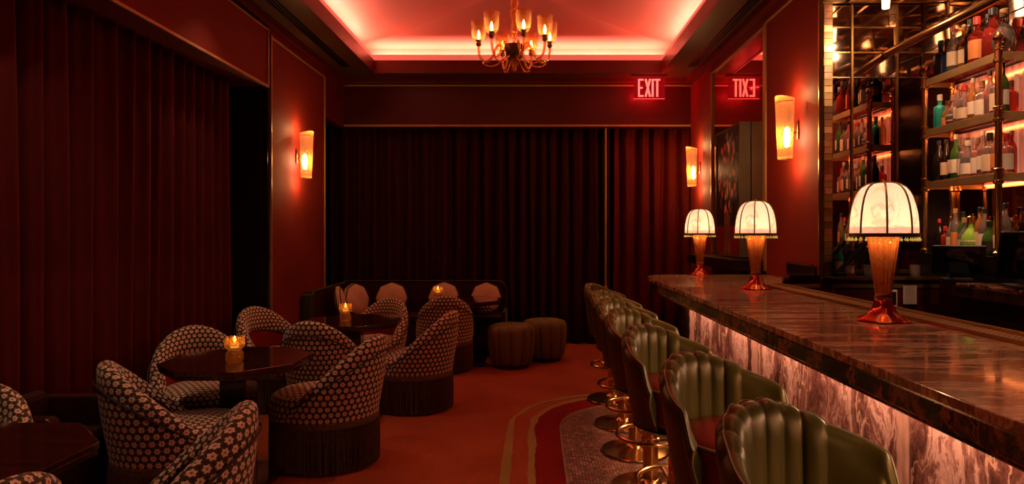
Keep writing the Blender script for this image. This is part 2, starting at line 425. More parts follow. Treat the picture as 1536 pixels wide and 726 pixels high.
area(red_edge, .003, CARPR, 'floor_crimson_border'); area(tile_edge, .006, MOSAIC, 'floor_mosaic')
struct(strip(red_edge, .045, 3, .0045, OLIVEC, 'floor_stripe')); struct(strip(str_edge, .048, 5, .004, OLIVEC, 'floor_stripe'))
MB().tube([(p.x, p.y, .006) for p in tile_edge], .004, 6).build('trim_1', BRASST)['kind'] = 'structure'

# outer shell
sbox('wall_left', REDD, -2.85, -2.75, -2, 8.5, 0, 4.12)
sbox('wall_back', REDD, -2.85, 3.3, 8.4, 8.5, 0, 4.12)
sbox('wall_front', REDD, -2.85, 3.3, -2.0, -1.9, 0, 4.12)
sbox('wall_right', BLACK, 3.16, 3.3, -1.9, 8.4, 0, 4.12)
# left wall: valance panel, pilaster, recess
sbox('wall_left_valance', RED, -2.74, -2.38, -1.9, 5.72, 2.73, 3.26)
sbox('wall_left_pilaster', RED, -2.74, -2.38, 5.78, 7.30, 0, 3.28)
sbox('wall_left_return', REDC, -2.74, -2.38, 7.31, 8.05, 2.75, 3.28)
nt = [1]
def trim(*b, m=BRASST):
    nt[0] += 1; return sbox('trim_%d' % nt[0], m, *b)
trim(-2.385, -2.365, -1.9, 5.72, 2.725, 2.745); trim(-2.385, -2.368, -1.9, 5.72, 3.235, 3.247)
trim(-2.385, -2.366, 5.715, 5.735, 2.725, 3.26); trim(-2.74, -2.38, 5.735, 5.775, 0, 3.26, m=BLACK)
trim(-2.385, -2.366, 5.785, 5.805, 0, 3.21); trim(-2.385, -2.368, 5.80, 7.28, 3.19, 3.205); trim(-2.385, -2.366, 7.28, 7.297, 0, 3.21)
sbox('trim_crown_left', REDC, -2.78, -2.33, -1.9, 8.3, 3.28, 3.35)
# back: valance with brass frame
sbox('wall_back_valance', REDD, -2.44, 2.04, 8.06, 8.38, 2.75, 3.30)
def frame(x0, x1, z0, z1, y, t=.022, m=BRASST, d=.015):
    trim(x0, x1, y-d, y, z1-t, z1, m=m); trim(x0, x1, y-d, y, z0, z0+t, m=m); trim(x0, x0+t, y-d, y, z0+t, z1-t, m=m); trim(x1-t, x1, y-d, y, z0+t, z1-t, m=m)
frame(-2.43, 2.02, 2.765, 3.29, 8.06)
sbox('trim_crown_back', REDC, -2.4, 2.0, 7.95, 8.38, 3.30, 3.35)
# right wall
sbox('wall_right_far', RED, 1.98, 2.3, 7.10, 8.05, 0, 3.28)
sbox('wall_right_pier', RED, 1.98, 2.0, 4.43, 5.46, 0, 3.28)
sbox('wall_right_mirror', MIR, 1.985, 2.05, 5.49, 7.07, 1.16, 3.19)
sbox('wall_right_base', BLACK, 1.985, 2.05, 5.46, 7.10, 0, 1.15)
sbox('wall_right_head', REDC, 1.975, 2.06, 5.46, 7.10, 3.20, 3.28)
sbox('trim_crown_right', REDC, 1.90, 2.06, 4.40, 8.05, 3.28, 3.35)
trim(1.965, 1.985, 7.075, 7.095, 1.1, 3.2); trim(1.965, 1.985, 5.462, 5.485, 1.1, 3.2); trim(1.97, 1.999, 4.415, 4.428, 1.1, 3.24, m=BRASSD)
trim(1.965, 1.985, 5.43, 5.455, 1.1, 3.21); trim(1.967, 1.985, 4.44, 5.44, 3.20, 3.215); trim(1.97, 1.985, 5.48, 7.08, 3.18, 3.195)
trim(1.965, 1.982, 4.52, 4.97, 1.185, 1.20, m=BRASSD); sbox('wall_right_plate', BLACK, 1.966, 1.98, 4.47, 4.97, 1.10, 1.185)
# soffit ring with the cove opening
SX0, SX1, SY1 = -1.91, 1.54, 7.69
def ring(name, m, z0, z1, ix0, ix1, iy1, ox0, ox1, oy1, iy0=.0, oy0=-1.9):
    struct(box(name+'_left', m, ox0, ix0, oy0, oy1, z0, z1)); struct(box(name+'_right', m, ix1, ox1, oy0, oy1, z0, z1))
    struct(box(name+'_back', m, ix0, ix1, iy1, oy1, z0, z1)); struct(box(name+'_front', m, ix0, ix1, oy0, iy0, z0, z1))
ring('ceiling_soffit', SOFF, 3.35, 3.37, SX0, SX1, SY1, -2.8, 2.06, 8.4)
ring('ceiling_fascia', FASC, 3.345, 3.50, SX0-.001, SX1+.001, SY1+.001, SX0-.03, SX1+.03, SY1+.03, 0, -.03)
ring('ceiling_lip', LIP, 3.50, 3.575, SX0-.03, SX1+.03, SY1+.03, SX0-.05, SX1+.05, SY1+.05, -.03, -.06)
# vault: hipped
b = MB(); vx0, vx1, vy0, vy1, vz = -2.18, 1.81, -.3, 7.95, 3.71
rA = (-.19, 6.8, 4.02); rB = (-.19, 1.0, 4.02)
cs = [(vx0, vy0, vz), (vx1, vy0, vz), (vx1, vy1, vz), (vx0, vy1, vz)]
b.add(cs+[rA, rB], [(3, 2, 4), (2, 1, 5, 4), (1, 0, 5), (0, 3, 4, 5)])
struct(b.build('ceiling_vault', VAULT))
for nm, bb in (('left', (-2.19, -2.18, -.3, 7.95)), ('right', (1.81, 1.82, -.3, 7.95)), ('back', (-2.18, 1.81, 7.95, 7.96)), ('front', (-2.18, 1.81, -.31, -.3))):
    sbox('ceiling_trough_'+nm, VAULT, *bb, 3.37, 3.72)
sbox('ceiling_roof', BLACK, -3, 3.4, -2.1, 8.6, 4.12, 4.2)
# diffuser slots in soffit
for k, (x0, x1, y0, y1) in enumerate(((-2.22, -2.12, 3.6, 7.4), (1.78, 1.88, 3.6, 7.4))):
    v = empty('ceiling_vent', ((x0+x1)/2, (y0+y1)/2, 3.35))
    tag(v, ('long black slot vent in the left soffit' if k == 0 else 'long black slot vent in the right soffit above the wall mirror'), 'vent', 'soffit slot vents')
    MB().box(-.05, .05, -1.9, 1.9, -.004, .0).build('vent_frame', BLACK, v)
    for dx in (-.03, 0, .03): MB().box(dx-.006, dx+.006, -1.88, 1.88, -.012, -.004).build('slat', BLK2, v)

# ------------------------------------------------------------ curtains
def curtain(name, m, p0, p1, z0, z1, pitch, amp, seed, label):
    r = random.Random(seed); A = Vector(p0); B = Vector(p1); L = (B-A).length; t = (B-A)/L; n = Vector((-t.y, t.x))
    N = int(L/pitch*14); ph = 0; rows = []; ph2 = r.random()*6
    pts = []; cur = .9
    for i in range(N+1):
        s = L*i/N; cur += r.uniform(-.05, .05); cur = max(.7, min(1.35, cur)); ph += 2*PI*(L/N)/pitch*cur
        pts.append((s, ph))
    for k in range(7):
        f = k/6; row = []
        for s, ph in pts:
            d = amp*(.75+.25*f)*math.sin(ph+.15*math.sin(3*f+s)) + amp*.3*math.sin(2*ph+1.3+s) + .012*math.sin(s*2.3+f*2)
            q = A+t*(s+.012*math.sin(ph*.5+f*3))+n*d
            row.append((q.x, q.y, z1+(z0-z1)*f))
        rows.append(row)
    o = MB().grid(rows).build(name, m, smooth=True, sharp=180)
    sm = o.modifiers.new('s', 'SOLIDIFY'); sm.thickness = .004
    return tag(o, label, 'curtain')
curtain('curtain', CURT, (-2.65, -.6), (-2.65, 5.50), .02, 2.95, .155, .07, 1, 'dark red pleated velvet curtain along the left wall below the lacquered valance')
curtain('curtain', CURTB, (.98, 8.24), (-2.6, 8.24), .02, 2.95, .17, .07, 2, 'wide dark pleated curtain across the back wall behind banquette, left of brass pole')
curtain('curtain', CURT, (2.0, 8.22), (1.02, 8.22), .02, 2.95, .16, .07, 4, 'narrow dark red curtain on back wall between brass pole and right-hand wall')  # redder velvet paints in the sconce light on this stretch of curtain
t = empty('curtain_pole', (.915, 8.10, .75)); tag(t, 'thin vertical brass pole in front of the back curtains', 'pole')
MB().lathe([(0, 0), (.012, 0), (.012, 2.0), (0, 2.0)], 10).build('rod', BRASST, t, True)
MB().lathe([(0, -.02), (.02, -.01), (.02, .01), (0, .02)], 10).build('end_cap', BRASST, t, True)

# ------------------------------------------------------------ slipper chairs (face local +X)
def make_chair():
    root = empty('slipper_chair'); A = math.radians(128); n = 44
    def s_(a): return ((math.cos(a)-math.cos(A))/(1-math.cos(A)))
    def rim(a): return .35+.45*max(0, s_(a))**1.3
    def rr(a, z): return .315+.065*smooth((z-.35)/.45)*1.0
    out = []; UV = []; inn = []; UVi = []; lin = []; pip = []; pip2 = []
    for i in range(n+1):
        a = -A+2*A*i/n; zr = rim(a); th = lerp(.03, .075, smooth(s_(a)*2.2)); R = rr(a, zr); Rb = .325
        band = .03+.135*max(0, math.cos(1.35*a))
        prof = []
        for k in range(7):
            f = k/6; z = lerp(.29, zr-.035, f); prof.append((lerp(Rb, R, smooth(f)*.6+f*.4)+.012*math.sin(PI*f), z))
        c = (R-th/2, zr-.035)
        for k in range(1, 7):
            q = PI*k/6; prof.append((c[0]+th/2*math.cos(q), c[1]+.035*math.sin(q)))
        zi = max(.40, zr-.035-band)
        for k in range(1, 5):
            f = k/4; prof.append((R-th-.015*f-.012*math.sin(PI*f), lerp(zr-.035, zi, f)))
        L = [0.]
        for (r0, z0), (r1, z1) in zip(prof, prof[1:]): L.append(L[-1]+math.hypot(r1-r0, z1-z0))
        d = (-math.cos(a), math.sin(a))
        q_ = [(d[0]*r, d[1]*r, z) for r, z in prof]
        out.append(q_[:10]); UV.append([(a*.35, l) for l in L[:10]])
        inn.append(q_[9:]); UVi.append([(a*.33, z+(r-R)) for r, z in prof[9:]])
        r0, z0 = prof[-1]
        lin.append([(d[0]*(r0+.012), d[1]*(r0+.012), z0+.01), (d[0]*(r0-.01), d[1]*(r0-.01), lerp(z0, .40, .5)), (d[0]*(.27), d[1]*(.27), .40)])
        pip.append((d[0]*(prof[5][0]+.012), d[1]*(prof[5][0]+.012), prof[5][1]+.015) if zr > .42 else (d[0]*(Rb+.002), d[1]*(Rb+.002), zr-.02))
        pip2.append((d[0]*(r0+.002), d[1]*(r0+.002), z0))
    MB().grid(out, uv=UV).grid(inn, uv=UVi).build('backrest', FLORAL, root, True, sharp=180)
    MB().grid(lin).build('back_lining', LINING, root, True, sharp=180)
    MB().tube(pip, .005, 5).build('outer_piping', PIPE, root, True)
    MB().tube(pip2, .005, 5).build('inner_piping', PIPE, root, True)
    prof = [(.0, .475), (.10, .472), (.20, .462), (.27, .447), (.305, .425), (.322, .395), (.328, .36), (.325, .29), (.0, .29)]
    b = MB(); P = []; U = []; nn = 40
    for i in range(nn):
        a = 2*PI*i/nn; k = 1+.05*max(0, math.cos(a))
        P.append([(r*k*math.cos(a), r*k*math.sin(a), z) for r, z in prof])
    L = [0.]
    for (r0, z0), (r1, z1) in zip(prof, prof[1:]): L.append(L[-1]+math.hypot(r1-r0, z1-z0))
    vs = [p for r in P for p in r]; fs = []; us = []; nv = len(prof)
    for i in range(nn):
        for j in range(nv-1):
            i2 = (i+1) % nn; q = [(i, j), (i, j+1), (i+1, j+1), (i+1, j)]
            fs.append((i*nv+j, i*nv+j+1, i2*nv+j+1, i2*nv+j))
            us.append([((2*PI*x/nn)*.33, L[y]) if j >= 3 else (P[x % nn][y][0], P[x % nn][y][1]) for x, y in q])
    b.add(vs, fs, us); b.build('seat', FLORAL, root, True, sharp=180)
    MB().lathe([(.325, .312), (.335, .305), (.335, .275), (.325, .27)], 40).build('fringe_band', FRINGE, root, True)
    r = random.Random(4); b = MB(); nS = 230
    for i in range(nS*2):
        a = 2*PI*(i+r.uniform(-.2, .2))/nS; R = .332 if i < nS else .318; wd = .0036
        c, s = math.cos(a), math.sin(a); sw = r.uniform(-.006, .006); zb = .012+r.random()*.012
        def q(rad, tt, z): return (c*rad-s*tt, s*rad+c*tt, z)
        vs = []
        for z, e, g in ((.285, 0, 0), (.16, sw, .004), (zb, sw*1.8, .002)):
            vs += [q(R+wd+g, e, z), q(R-wd*.6+g, e+wd, z), q(R-wd*.6+g, e-wd, z)]
        b.add(vs, [(0, 1, 4, 3), (1, 2, 5, 4), (2, 0, 3, 5), (3, 4, 7, 6), (4, 5, 8, 7), (5, 3, 6, 8)])
    f = b.build('fringe', FRINGE, root, True); f['kind'] = 'stuff'
    MB().lathe([(.0, .02), (.27, .02), (.28, .04), (.28, .285), (0, .285)], 32).build('plinth', BLACK, root, True)
    return root
chair0 = make_chair(); register(chair0)
CH = 'floral slipper chairs'
chairs = [  # x, y, facing degrees, label
    (-1.30, 4.00, 172, 'floral slipper chair with long brown fringe, nearest the open red carpet, seat facing left'),
    (-1.56, 4.88, 84, 'floral slipper chair showing its rounded back, between the two candle-lit tables'),
    (-2.08, 5.30, -25, 'floral slipper chair close to the left pilaster, behind the nearest candle table'),
    (-2.08, 4.06, -50, 'floral slipper chair before the left curtain, across the table beside its candle'),
    (-1.80, 3.31, 35, 'floral slipper chair in front of the near candle table, its curved back toward lower left'),
    (-1.38, 2.25, 198, 'floral slipper chair cropped by the bottom edge, its red inner back turned left'),
    (-2.24, 2.33, -80, 'floral slipper chair at the far left edge, only its crest showing'),
    (-1.67, 1.68, 170, 'floral slipper chair in the bottom left corner, nearly all out of frame'),
    (-1.50, 5.90, -112, 'floral slipper chair with arched crest behind the middle candle table, facing the viewer'),
    (-.99, 5.24, 170, 'floral fringed slipper chair at the right of the middle candle table, facing left'),
    (-.93, 6.72, 100, 'floral slipper chair seen from behind, its back to the viewer beside the two poufs'),
]
for i, (x, y, a, l) in enumerate(chairs):
    o = chair0 if i == 0 else copy_tree(chair0)
    o.location = (x, y, 0); o.rotation_euler = (0, 0, math.radians(a)); o.scale = (1, .88, 1); tag(o, l, 'chair', CH)

# ------------------------------------------------------------ tables and candles
def make_table():
    root = empty('cocktail_table'); R = .41
    poly = [(R*math.cos(PI/8+PI/4*k), R*math.sin(PI/8+PI/4*k)) for k in range(8)]
    MB().prism(poly, .675, .70).build('table_top', WOODG, root, bevel=.004)
    p2 = [(x*.985, y*.985) for x, y in poly]; MB().prism(p2, .655, .675).build('apron', WOODG, root)
    MB().box(-.075, .075, -.075, .075, .035, .655).build('column', WOODG, root, bevel=.005)
    MB().box(-.22, .22, -.22, .22, .0, .035).build('base_plate', WOODG, root, bevel=.005)
    return root
t0 = make_table(); register(t0)
for i, (x, y, a, l) in enumerate([(-1.70, 3.69, 0, 'dark glossy octagonal table nearest the viewer, carrying a lit candle'),
                                  (-1.50, 5.33, 5, 'dark octagonal cocktail table in the middle of the seating'),
                                  (-.74, 7.02, 0, 'dark cocktail table at the back beside the banquette cushions'),
                                  (-1.88, 2.06, 0, 'dark table corner at the bottom left, cut by the frame')]):
    o = t0 if i == 0 else copy_tree(t0)
    o.location = (x, y, 0); o.rotation_euler = (0, 0, math.radians(a)); tag(o, l, 'table', 'dark octagonal cocktail tables')
def make_candle():
    root = empty('candle_holder')
    def lobe(a, z): return 1+.05*math.cos(10*a)
    MB().lathe([(.0, .006), (.040, .0), (.046, .012), (.046, .05), (.034, .062), (.034, .068), (.050, .08), (.054, .10), (.050, .135), (.046, .14), (.043, .135), (.045, .10), (.0, .075)], 40, lobe=lobe).build('glass', CANDG, root, True, sharp=60)
    MB().lathe([(0, .078), (.022, .078), (.022, .105), (0, .107)], 14).build('wax', emis('candle_wax', (1, .5, .2), 1.5), root, True)
    MB().lathe([(0, .108), (.007, .114), (.008, .122), (.004, .134), (0, .142)], 10).build('flame', FLAME, root, True)
    return root
c0 = make_candle(); register(c0)
for i, (x, y, l) in enumerate([(-1.68, 3.60, 'lit amber glass candle holder on the nearest table'), (-1.55, 5.28, 'lit amber glass candle holder on the middle table, before white cushions'),
                               (-1.04, 6.98, 'lit amber glass candle holder farthest back, in front of a cushion')]):
    o = c0 if i == 0 else copy_tree(c0); o.location = (x, y, .70); tag(o, l, 'candle', 'candle holders on the tables')
    lamp('candle_light', 'POINT', (x, y, .83), 1.6, (1, .50, .18), .0)

# ------------------------------------------------------------ banquette, cushions, poufs
t = empty('banquette', (-2.0, 7.4, 0)); tag(t, 'low dark velvet corner banquette with green edging along back curtain', 'sofa')
def loc(b, name, m, bev=.02): return b.build(name, m, t, bevel=bev)
BQ = velvet('dark_plum_velvet', (.035, .008, .006), .3, (.12, .02, .015)); GRN = velvet('green_edge_velvet', (.05, .05, .028), .6, (.2, .2, .1))
X = lambda x: x+2.0
Yb = lambda y: y-7.4
loc(MB().box(X(-2.34), X(-1.85), Yb(6.55), Yb(7.9), .08, .40), 'seat_base', BQ); loc(MB().box(X(-1.85), X(-.35), Yb(7.35), Yb(7.9), .08, .40), 'seat_base', BQ)
loc(MB().box(X(-2.30), X(-1.83), Yb(6.57), Yb(7.75), .40, .47), 'seat_cushion', BQ); loc(MB().box(X(-1.83), X(-.36), Yb(7.33), Yb(7.75), .40, .47), 'seat_cushion', BQ)
loc(MB().box(X(-2.36), X(-2.26), Yb(6.55), Yb(7.9), .40, .82), 'backrest', BQ)
b = MB(); pr = [(-2.30, .40), (-2.30, .845)]+[(-.44+.12*math.sin(q*PI/10), .725+.12*math.cos(q*PI/10)) for q in range(6)]+[(-.32, .40)]
n = len(pr); vs = [(X(x), Yb(7.76), z) for x, z in pr]+[(X(x), Yb(7.90), z) for x, z in pr]
b.add(vs, [tuple(range(n)), tuple(range(2*n-1, n-1, -1))]+[(i, i+n, (i+1) % n+n, (i+1) % n) for i in range(n)]); loc(b, 'backrest', BQ, .01)
MB().tube([(X(x), Yb(7.755), z) for x, z in pr[1:]], .009, 6).build('edge_piping', GRN, t, True)
MB().tube([(X(-2.255), Yb(6.545), .42), (X(-2.255), Yb(6.545), .79), (X(-2.27), Yb(6.60), .825), (X(-2.27), Yb(7.7), .83)], .012, 6).build('edge_piping', GRN, t, True)
loc(MB().box(X(-2.365), X(-2.26), Yb(6.515), Yb(6.55), .10, .80), 'end_panel', GRN)
loc(MB().box(X(-.36), X(-.315), Yb(7.35), Yb(7.75), .10, .52), 'end_panel', GRN)
def make_cushion():
    root = empty('cushion'); n = 32; P = []
    for i in range(n):
        a = 2*PI*i/n; k = 1/ (max(abs(math.cos(a+PI/8-q*PI/4)) for q in range(8)))**.8
        row = []
        for f, d in ((0, .055), (.5, .052), (.8, .04), (.95, .024), (1.0, .018), (1.0, -.018), (.95, -.024), (.8, -.04), (.5, -.052), (0, -.055)):
            row.append((d, .178*k*f*math.cos(a), .178*k*f*math.sin(a)))
        P.append(row)
    MB().grid(P, closed_u=True).build('cushion_body', WHITEF, root, True, sharp=180)
    for d in (-.02, .02):
        MB().tube([(d*1.2, P[i][4][1]*.985, P[i][4][2]*.985) for i in range(n)], .006, 5, closed=True).build('piping', PIPE, root, True)
    return root
q0 = make_cushion(); register(q0)
for i, (x, y, z, rz, ry, l) in enumerate([(-2.10, 6.98, .655, 12, -10, 'round cream cushion nearest the pilaster, half turned, behind the candle'),
        (-2.02, 7.30, .665, -28, -12, 'round cream cushion tucked beside the leftmost one in the banquette corner'),
        (-1.68, 7.60, .655, -82, -12, 'cream octagonal cushion with dark piping, third from the left on the banquette'),
        (-1.06, 7.60, .660, -90, -12, 'cream cushion with dark piping behind the farthest candle'),
        (-.56, 7.60, .655, -90, -12, 'cream cushion at the right end of the banquette, behind dark table')]):
    o = q0 if i == 0 else copy_tree(q0)
    o.location = (x, y, z); o.rotation_euler = (0, math.radians(ry), math.radians(rz)); tag(o, l, 'cushion', 'cream cushions on the banquette')
P = []; UV = []
for i in range(17):
    u = -1+2*i/16; row = []; ur = []
    for k in range(21):
        a = 2*PI*k/20; e = (1-abs(u)**6)**.5; row.append((.19*u, .05*math.cos(a)*e, .085*math.sin(a)*e)); ur.append((.19*u, .07*a))
    P.append(row); UV.append(ur)
o = MB().grid(P, uv=UV).build('lumbar_cushion', FLORAL, None, True, loc=(-.66, 7.5, .56), sharp=180); tag(o, 'small floral lumbar cushion leaning below the rightmost cream cushion', 'cushion')
def make_pouf():
    root = empty('pouf'); NL = 12
    def lobe(a, z): return 1-.13*(1-abs(math.sin(a*NL/2)))**2.6*(1 if z > .03 else 0)
    MB().lathe([(.0, .455), (.05, .457), (.12, .455), (.18, .452), (.225, .438), (.248, .405), (.255, .36), (.252, .26), (.238, .14), (.222, .06), (.21, .045), (0, .045)], 144, lobe=lobe).build('upholstery', OLIVE, root, True, sharp=180)
    MB().lathe([(0, 0), (.19, 0), (.19, .045), (0, .045)], 32).build('base', BLACK, root, True)
    MB().lathe([(0, .455), (.014, .458), (.012, .466), (0, .468)], 12).build('button', OLIVE, root, True)
    return root
p0 = make_pouf(); register(p0); p1 = copy_tree(p0)
p0.location = (-.235, 6.83, 0); tag(p0, 'olive velvet channelled pouf, nearer of the two, left one', 'pouf', 'olive poufs')
p1.location = (.125, 7.20, 0); p1.rotation_euler.z = .3; tag(p1, 'olive velvet channelled pouf, farther of the two, right one', 'pouf', 'olive poufs')
# dark tub seat by the left curtain
t = empty('club_seat', (-2.36, 3.12, 0)); t.scale = (.8, .8, 1.1); tag(t, 'dark rounded club seat by left curtain behind the floral chairs', 'seat')
pr = [(-.26, .10), (-.26, .42)]+[(-.20+.06*math.cos(PI-q*PI/10), .42+.11*math.sin(PI-q*PI/10)) for q in range(1, 6)]+[(.20+.06*math.cos(PI/2-q*PI/10), .42+.11*math.sin(PI/2-q*PI/10)) for q in range(0, 6)]+[(.26, .10)]
n = len(pr)
for y0, y1, nm in ((-.30, -.22, 'arm'), (.22, .30, 'arm')):
    MB().add([(x, y0, z) for x, z in pr]+[(x, y1, z) for x, z in pr], [tuple(range(n)), tuple(range(2*n-1, n-1, -1))]+[(i, i+n, (i+1) % n+n, (i+1) % n) for i in range(n)]).build(nm, wood('walnut', (.03, .008, .004), (.06, .015, .008), .3), t, bevel=.01)
MB().box(-.24, .24, -.22, .22, .16, .40).build('seat', BQ, t, bevel=.03); MB().box(-.26, -.16, -.22, .22, .3, .56).build('backrest', BQ, t, bevel=.03)
for sx in (-.2, .2):
    for sy in (-.26, .26): MB().box(sx-.02, sx+.02, sy-.02, sy+.02, 0, .12).build('leg', BLACK, t)

# ------------------------------------------------------------ bar counter
BX0, BX1 = .90, 1.69
bar = empty('bar_counter', (1.3, 2.5, 0)); tag(bar, 'long bar with polished brown marble top and lit rose marble front', 'bar')
def bb(b, name, m, bev=0, sm=False):
    b.v = [(x-1.3, y-2.5, z) for x, y, z in b.v]; return b.build(name, m, bar, sm, bevel=bev)
poly = [(BX0, -1.2), (1.72, -1.2), (1.72, 4.40), (1.975, 4.40), (1.975, 5.46), (1.15, 5.46), (1.08, 5.44), (1.02, 5.40), (.975, 5.34), (.94, 5.24), (.915, 5.12), (BX0, 4.95)]
bb(MB().prism(poly, 1.045, 1.07), 'counter_top', MTOP, .003)
pe = [(x+(.006 if x < 1.2 else 0), y-(.006 if y > 5.2 else 0)) for x, y in poly]
bb(MB().prism(pe, .985, 1.0445), 'counter_edge', MEDGE, .006)
pe2 = [(x+(.03 if x < 1.2 else 0), y-(.03 if y > 5.2 else 0)) for x, y in poly]
bb(MB().prism(pe2, .965, .985), 'counter_molding', MEDGE, .005)
bb(MB().box(1.26, 1.66, -1.2, 5.30, .03, .965), 'carcass', BLACK)
bb(MB().box(1.20, 1.27, 4.96, 5.30, .0, .965), 'end_panel', plain('dark_end', (.03, .012, .01), .12))
bb(MB().box(1.19, 1.30, -1.2, 5.0, .0, .08), 'plinth', BRASSD, .004)
ys = [4.95]
seams = [4.88, 4.30, 3.5, 2.85, 2.1, 1.40, .7, .0, -.7]
for a_, b_ in zip(seams, seams[1:]):
    bb(MB().box(1.215, 1.26, b_+(.035), a_-(.035 if a_ in (4.88, 3.5, 2.1, .7) else .003)-.0, .08, .965), 'front_panel', MFRONT, .003) if b_ in (3.5, 2.1, .7, -.7) else \
        bb(MB().box(1.215, 1.26, b_+.003, a_-.035, .08, .965), 'front_panel', MFRONT, .003)
for y in (4.88, 3.5, 2.1, .7):
    def lobe(a, z): return 1+.16*math.cos(6*a)*(.6+.4*math.cos(z*70))
    bb(MB().lathe([(.030, .08+.0152*k) for k in range(59)], 36, c=(1.225, y, 0), lobe=lobe), 'fluted_column', glassy('pilaster_glass', (.45, .24, .18), .12, .15, 1.4), 0, True)
# light strip under the overhang, washing the front
bb(MB().box(1.16, 1.175, -1.0, 4.98, .952, .964), 'light_strip', LEDB)
lamp('bar_front_light', 'AREA', (1.150, 2.0, .950), 38, (1, .54, .33), .02, 6.0, (0, math.radians(22), 0))
# drip mat with rail
mat = empty('drip_mat', (1.58, 2.1, 1.07)); tag(mat, 'long perforated brass drip mat set along the bartender side of the bar', 'mat')
g = G('perforated_brass'); vo = g.N('ShaderNodeTexVoronoi', props={'voronoi_dimensions': '2D'}, Vector=g.co(rot=(0, 0, PI/4)), Scale=62., Randomness=0.)
g.P(Base_Color=g.ramp(vo, [(.40, (.015, .008, .004)), (.46, (.55, .34, .15))]), Metallic=g.ramp(vo, [(.40, 0.), (.46, 1.)]), Roughness=.3); g.bump(vo, .6, .004)
MB().box(-.055, .055, -3.2, 2.15, .001, .008).build('mat_plate', g.m, mat)
for sx in (-.058, .052): MB().box(sx, sx+.006, -3.2, 2.15, .001, .014).build('mat_rim', BRASSD, mat)
o = box('bar_rail', BRASSD, 1.675, 1.69, -1.1, 4.38, 1.0705, 1.080); tag(o, 'low brass rail along the rear edge of the bar top', 'rail')
o = box('marble_splash', MEDGE, 1.72, 1.975, 4.405, 4.43, 1.0705, 1.13)
tag(o, 'short marble splash panel at the foot of the red pier', 'panel')

# ------------------------------------------------------------ bar stools (face local +X)
def make_stool():
    root = empty('bar_stool'); A = math.radians(100); n = 120; NC = 7; F = math.radians(56)
    def rim(a):
        t = abs(a)/A
        return .975-.125*max(0, (t-.15)/.8)**1.25-.10*smooth((t-.90)/.10)
    def bul(a):
        if abs(a) > F: return -.35+.75*smooth((abs(a)-F)/math.radians(26))
        p = (a+F)/(2*F)*NC; return math.sqrt(max(0, 1-(2*(p % 1)-1)**2))-.35
    outer = []; inner = []
    for i in range(n+1):
        a = -A+2*A*i/n; zr = rim(a); t = abs(a)/A; R = .252+.016*smooth((t-.5)/.4); bl = bul(a)
        d = (-math.cos(a), math.sin(a)); th = .062-.03*smooth((t-.55)/.4)
        po = []
        for k in range(8):
            f = k/7; po.append((lerp(.195, R, f**.8)+.0*bl, lerp(.56, zr-.045, f)))
        ci = (R-th/2, zr-.045)
        for k in range(1, 9):
            q = PI*k/8; po.append((ci[0]+(th/2)*math.cos(q)*1.0+.008*bl*math.cos(q), ci[1]+(.045+.010*bl)*math.sin(q)))
        outer.append([(d[0]*r, d[1]*r, z) for r, z in po[:11]])
        pi_ = po[10:]
        for k in range(1, 10):
            f = k/9; pi_.append((lerp(R-th, .185, f)-.014*bl*(1-.35*f), lerp(zr-.045, .72, f)))
        inner.append([(d[0]*r, d[1]*r, z) for r, z in pi_])
    MB().grid(outer).build('back_shell', LEATH, root, True, sharp=180)
    MB().grid(inner).build('channelled_backrest', LEATH, root, True, sharp=50)
    for row, rin in ((outer[0], inner[0]), (outer[-1], inner[-1])):
        loop = row+rin[1:]; MB().add(loop, [tuple(range(len(loop)))]).build('front_edge', LEATH, root)
    MB().tube([(x, y, z+.001) for x, y, z in [r[-1] for r in outer]], .0035, 5).build('piping', LPIPE, root, True)
    MB().tube([outer[0][k] for k in range(2, 11)], .0045, 5).build('piping', LPIPE, root, True); MB().tube([outer[-1][k] for k in range(2, 11)], .0045, 5).build('piping', LPIPE, root, True)
    sp = [(0, .575), (.17, .575), (.195, .59), (.20, .62), (.205, .715), (.20, .737), (.17, .752), (.10, .758), (0, .76)]
    P = []
    for i in range(40):
        a = 2*PI*i/40; k = 1+.16*max(0, math.cos(a))
        P.append([(r*k*math.cos(a), r*k*.99*math.sin(a), z) for r, z in sp])
    MB().grid(P, closed_u=True).build('seat', SEATR, root, True, sharp=180)
    MB().tube([(p[5][0]*1.01, p[5][1]*1.01, p[5][2]+.002) for p in P], .005, 6, closed=True).build('seat_piping', LPIPE, root, True)
    MB().lathe([(0, .535), (.16, .535), (.205, .562), (0, .565)], 32).build('seat_pan', BLK2, root, True)
    MB().lathe([(.0, .03), (.042, .03), (.042, .50), (.060, .51), (.060, .535), (0, .535)], 24).build('column', BRASS, root, True)
    MB().lathe([(0, 0), (.215, 0), (.22, .008), (.215, .016), (.12, .028), (.065, .038), (.055, .055), (.045, .06), (0, .06)], 48).build('base_disc', BRASS, root, True)
    c = [(.185*math.cos(2*PI*k/40), .185*math.sin(2*PI*k/40), .30) for k in range(40)]
    MB().tube(c, .0115, 10, closed=True).build('foot_ring', BRASS, root, True)
    for k in range(3):
        a = PI/6+2*PI/3*k; MB().tube([(.04*math.cos(a), .04*math.sin(a), .27), (.12*math.cos(a), .12*math.sin(a), .275), (.183*math.cos(a), .183*math.sin(a), .298)], .008, 8).build('spoke', BRASS, root, True)
    MB().lathe([(.042, .25), (.050, .252), (.050, .285), (.042, .287)], 20).build('collar', BRASS, root, True)
    return root
s0 = make_stool(); register(s0)
words = ['nearest to the viewer', 'second from the viewer, its red seat showing', 'third from the viewer', 'fourth from the viewer', 'fifth from the viewer', 'sixth from the viewer', 'farthest, by the bar end']
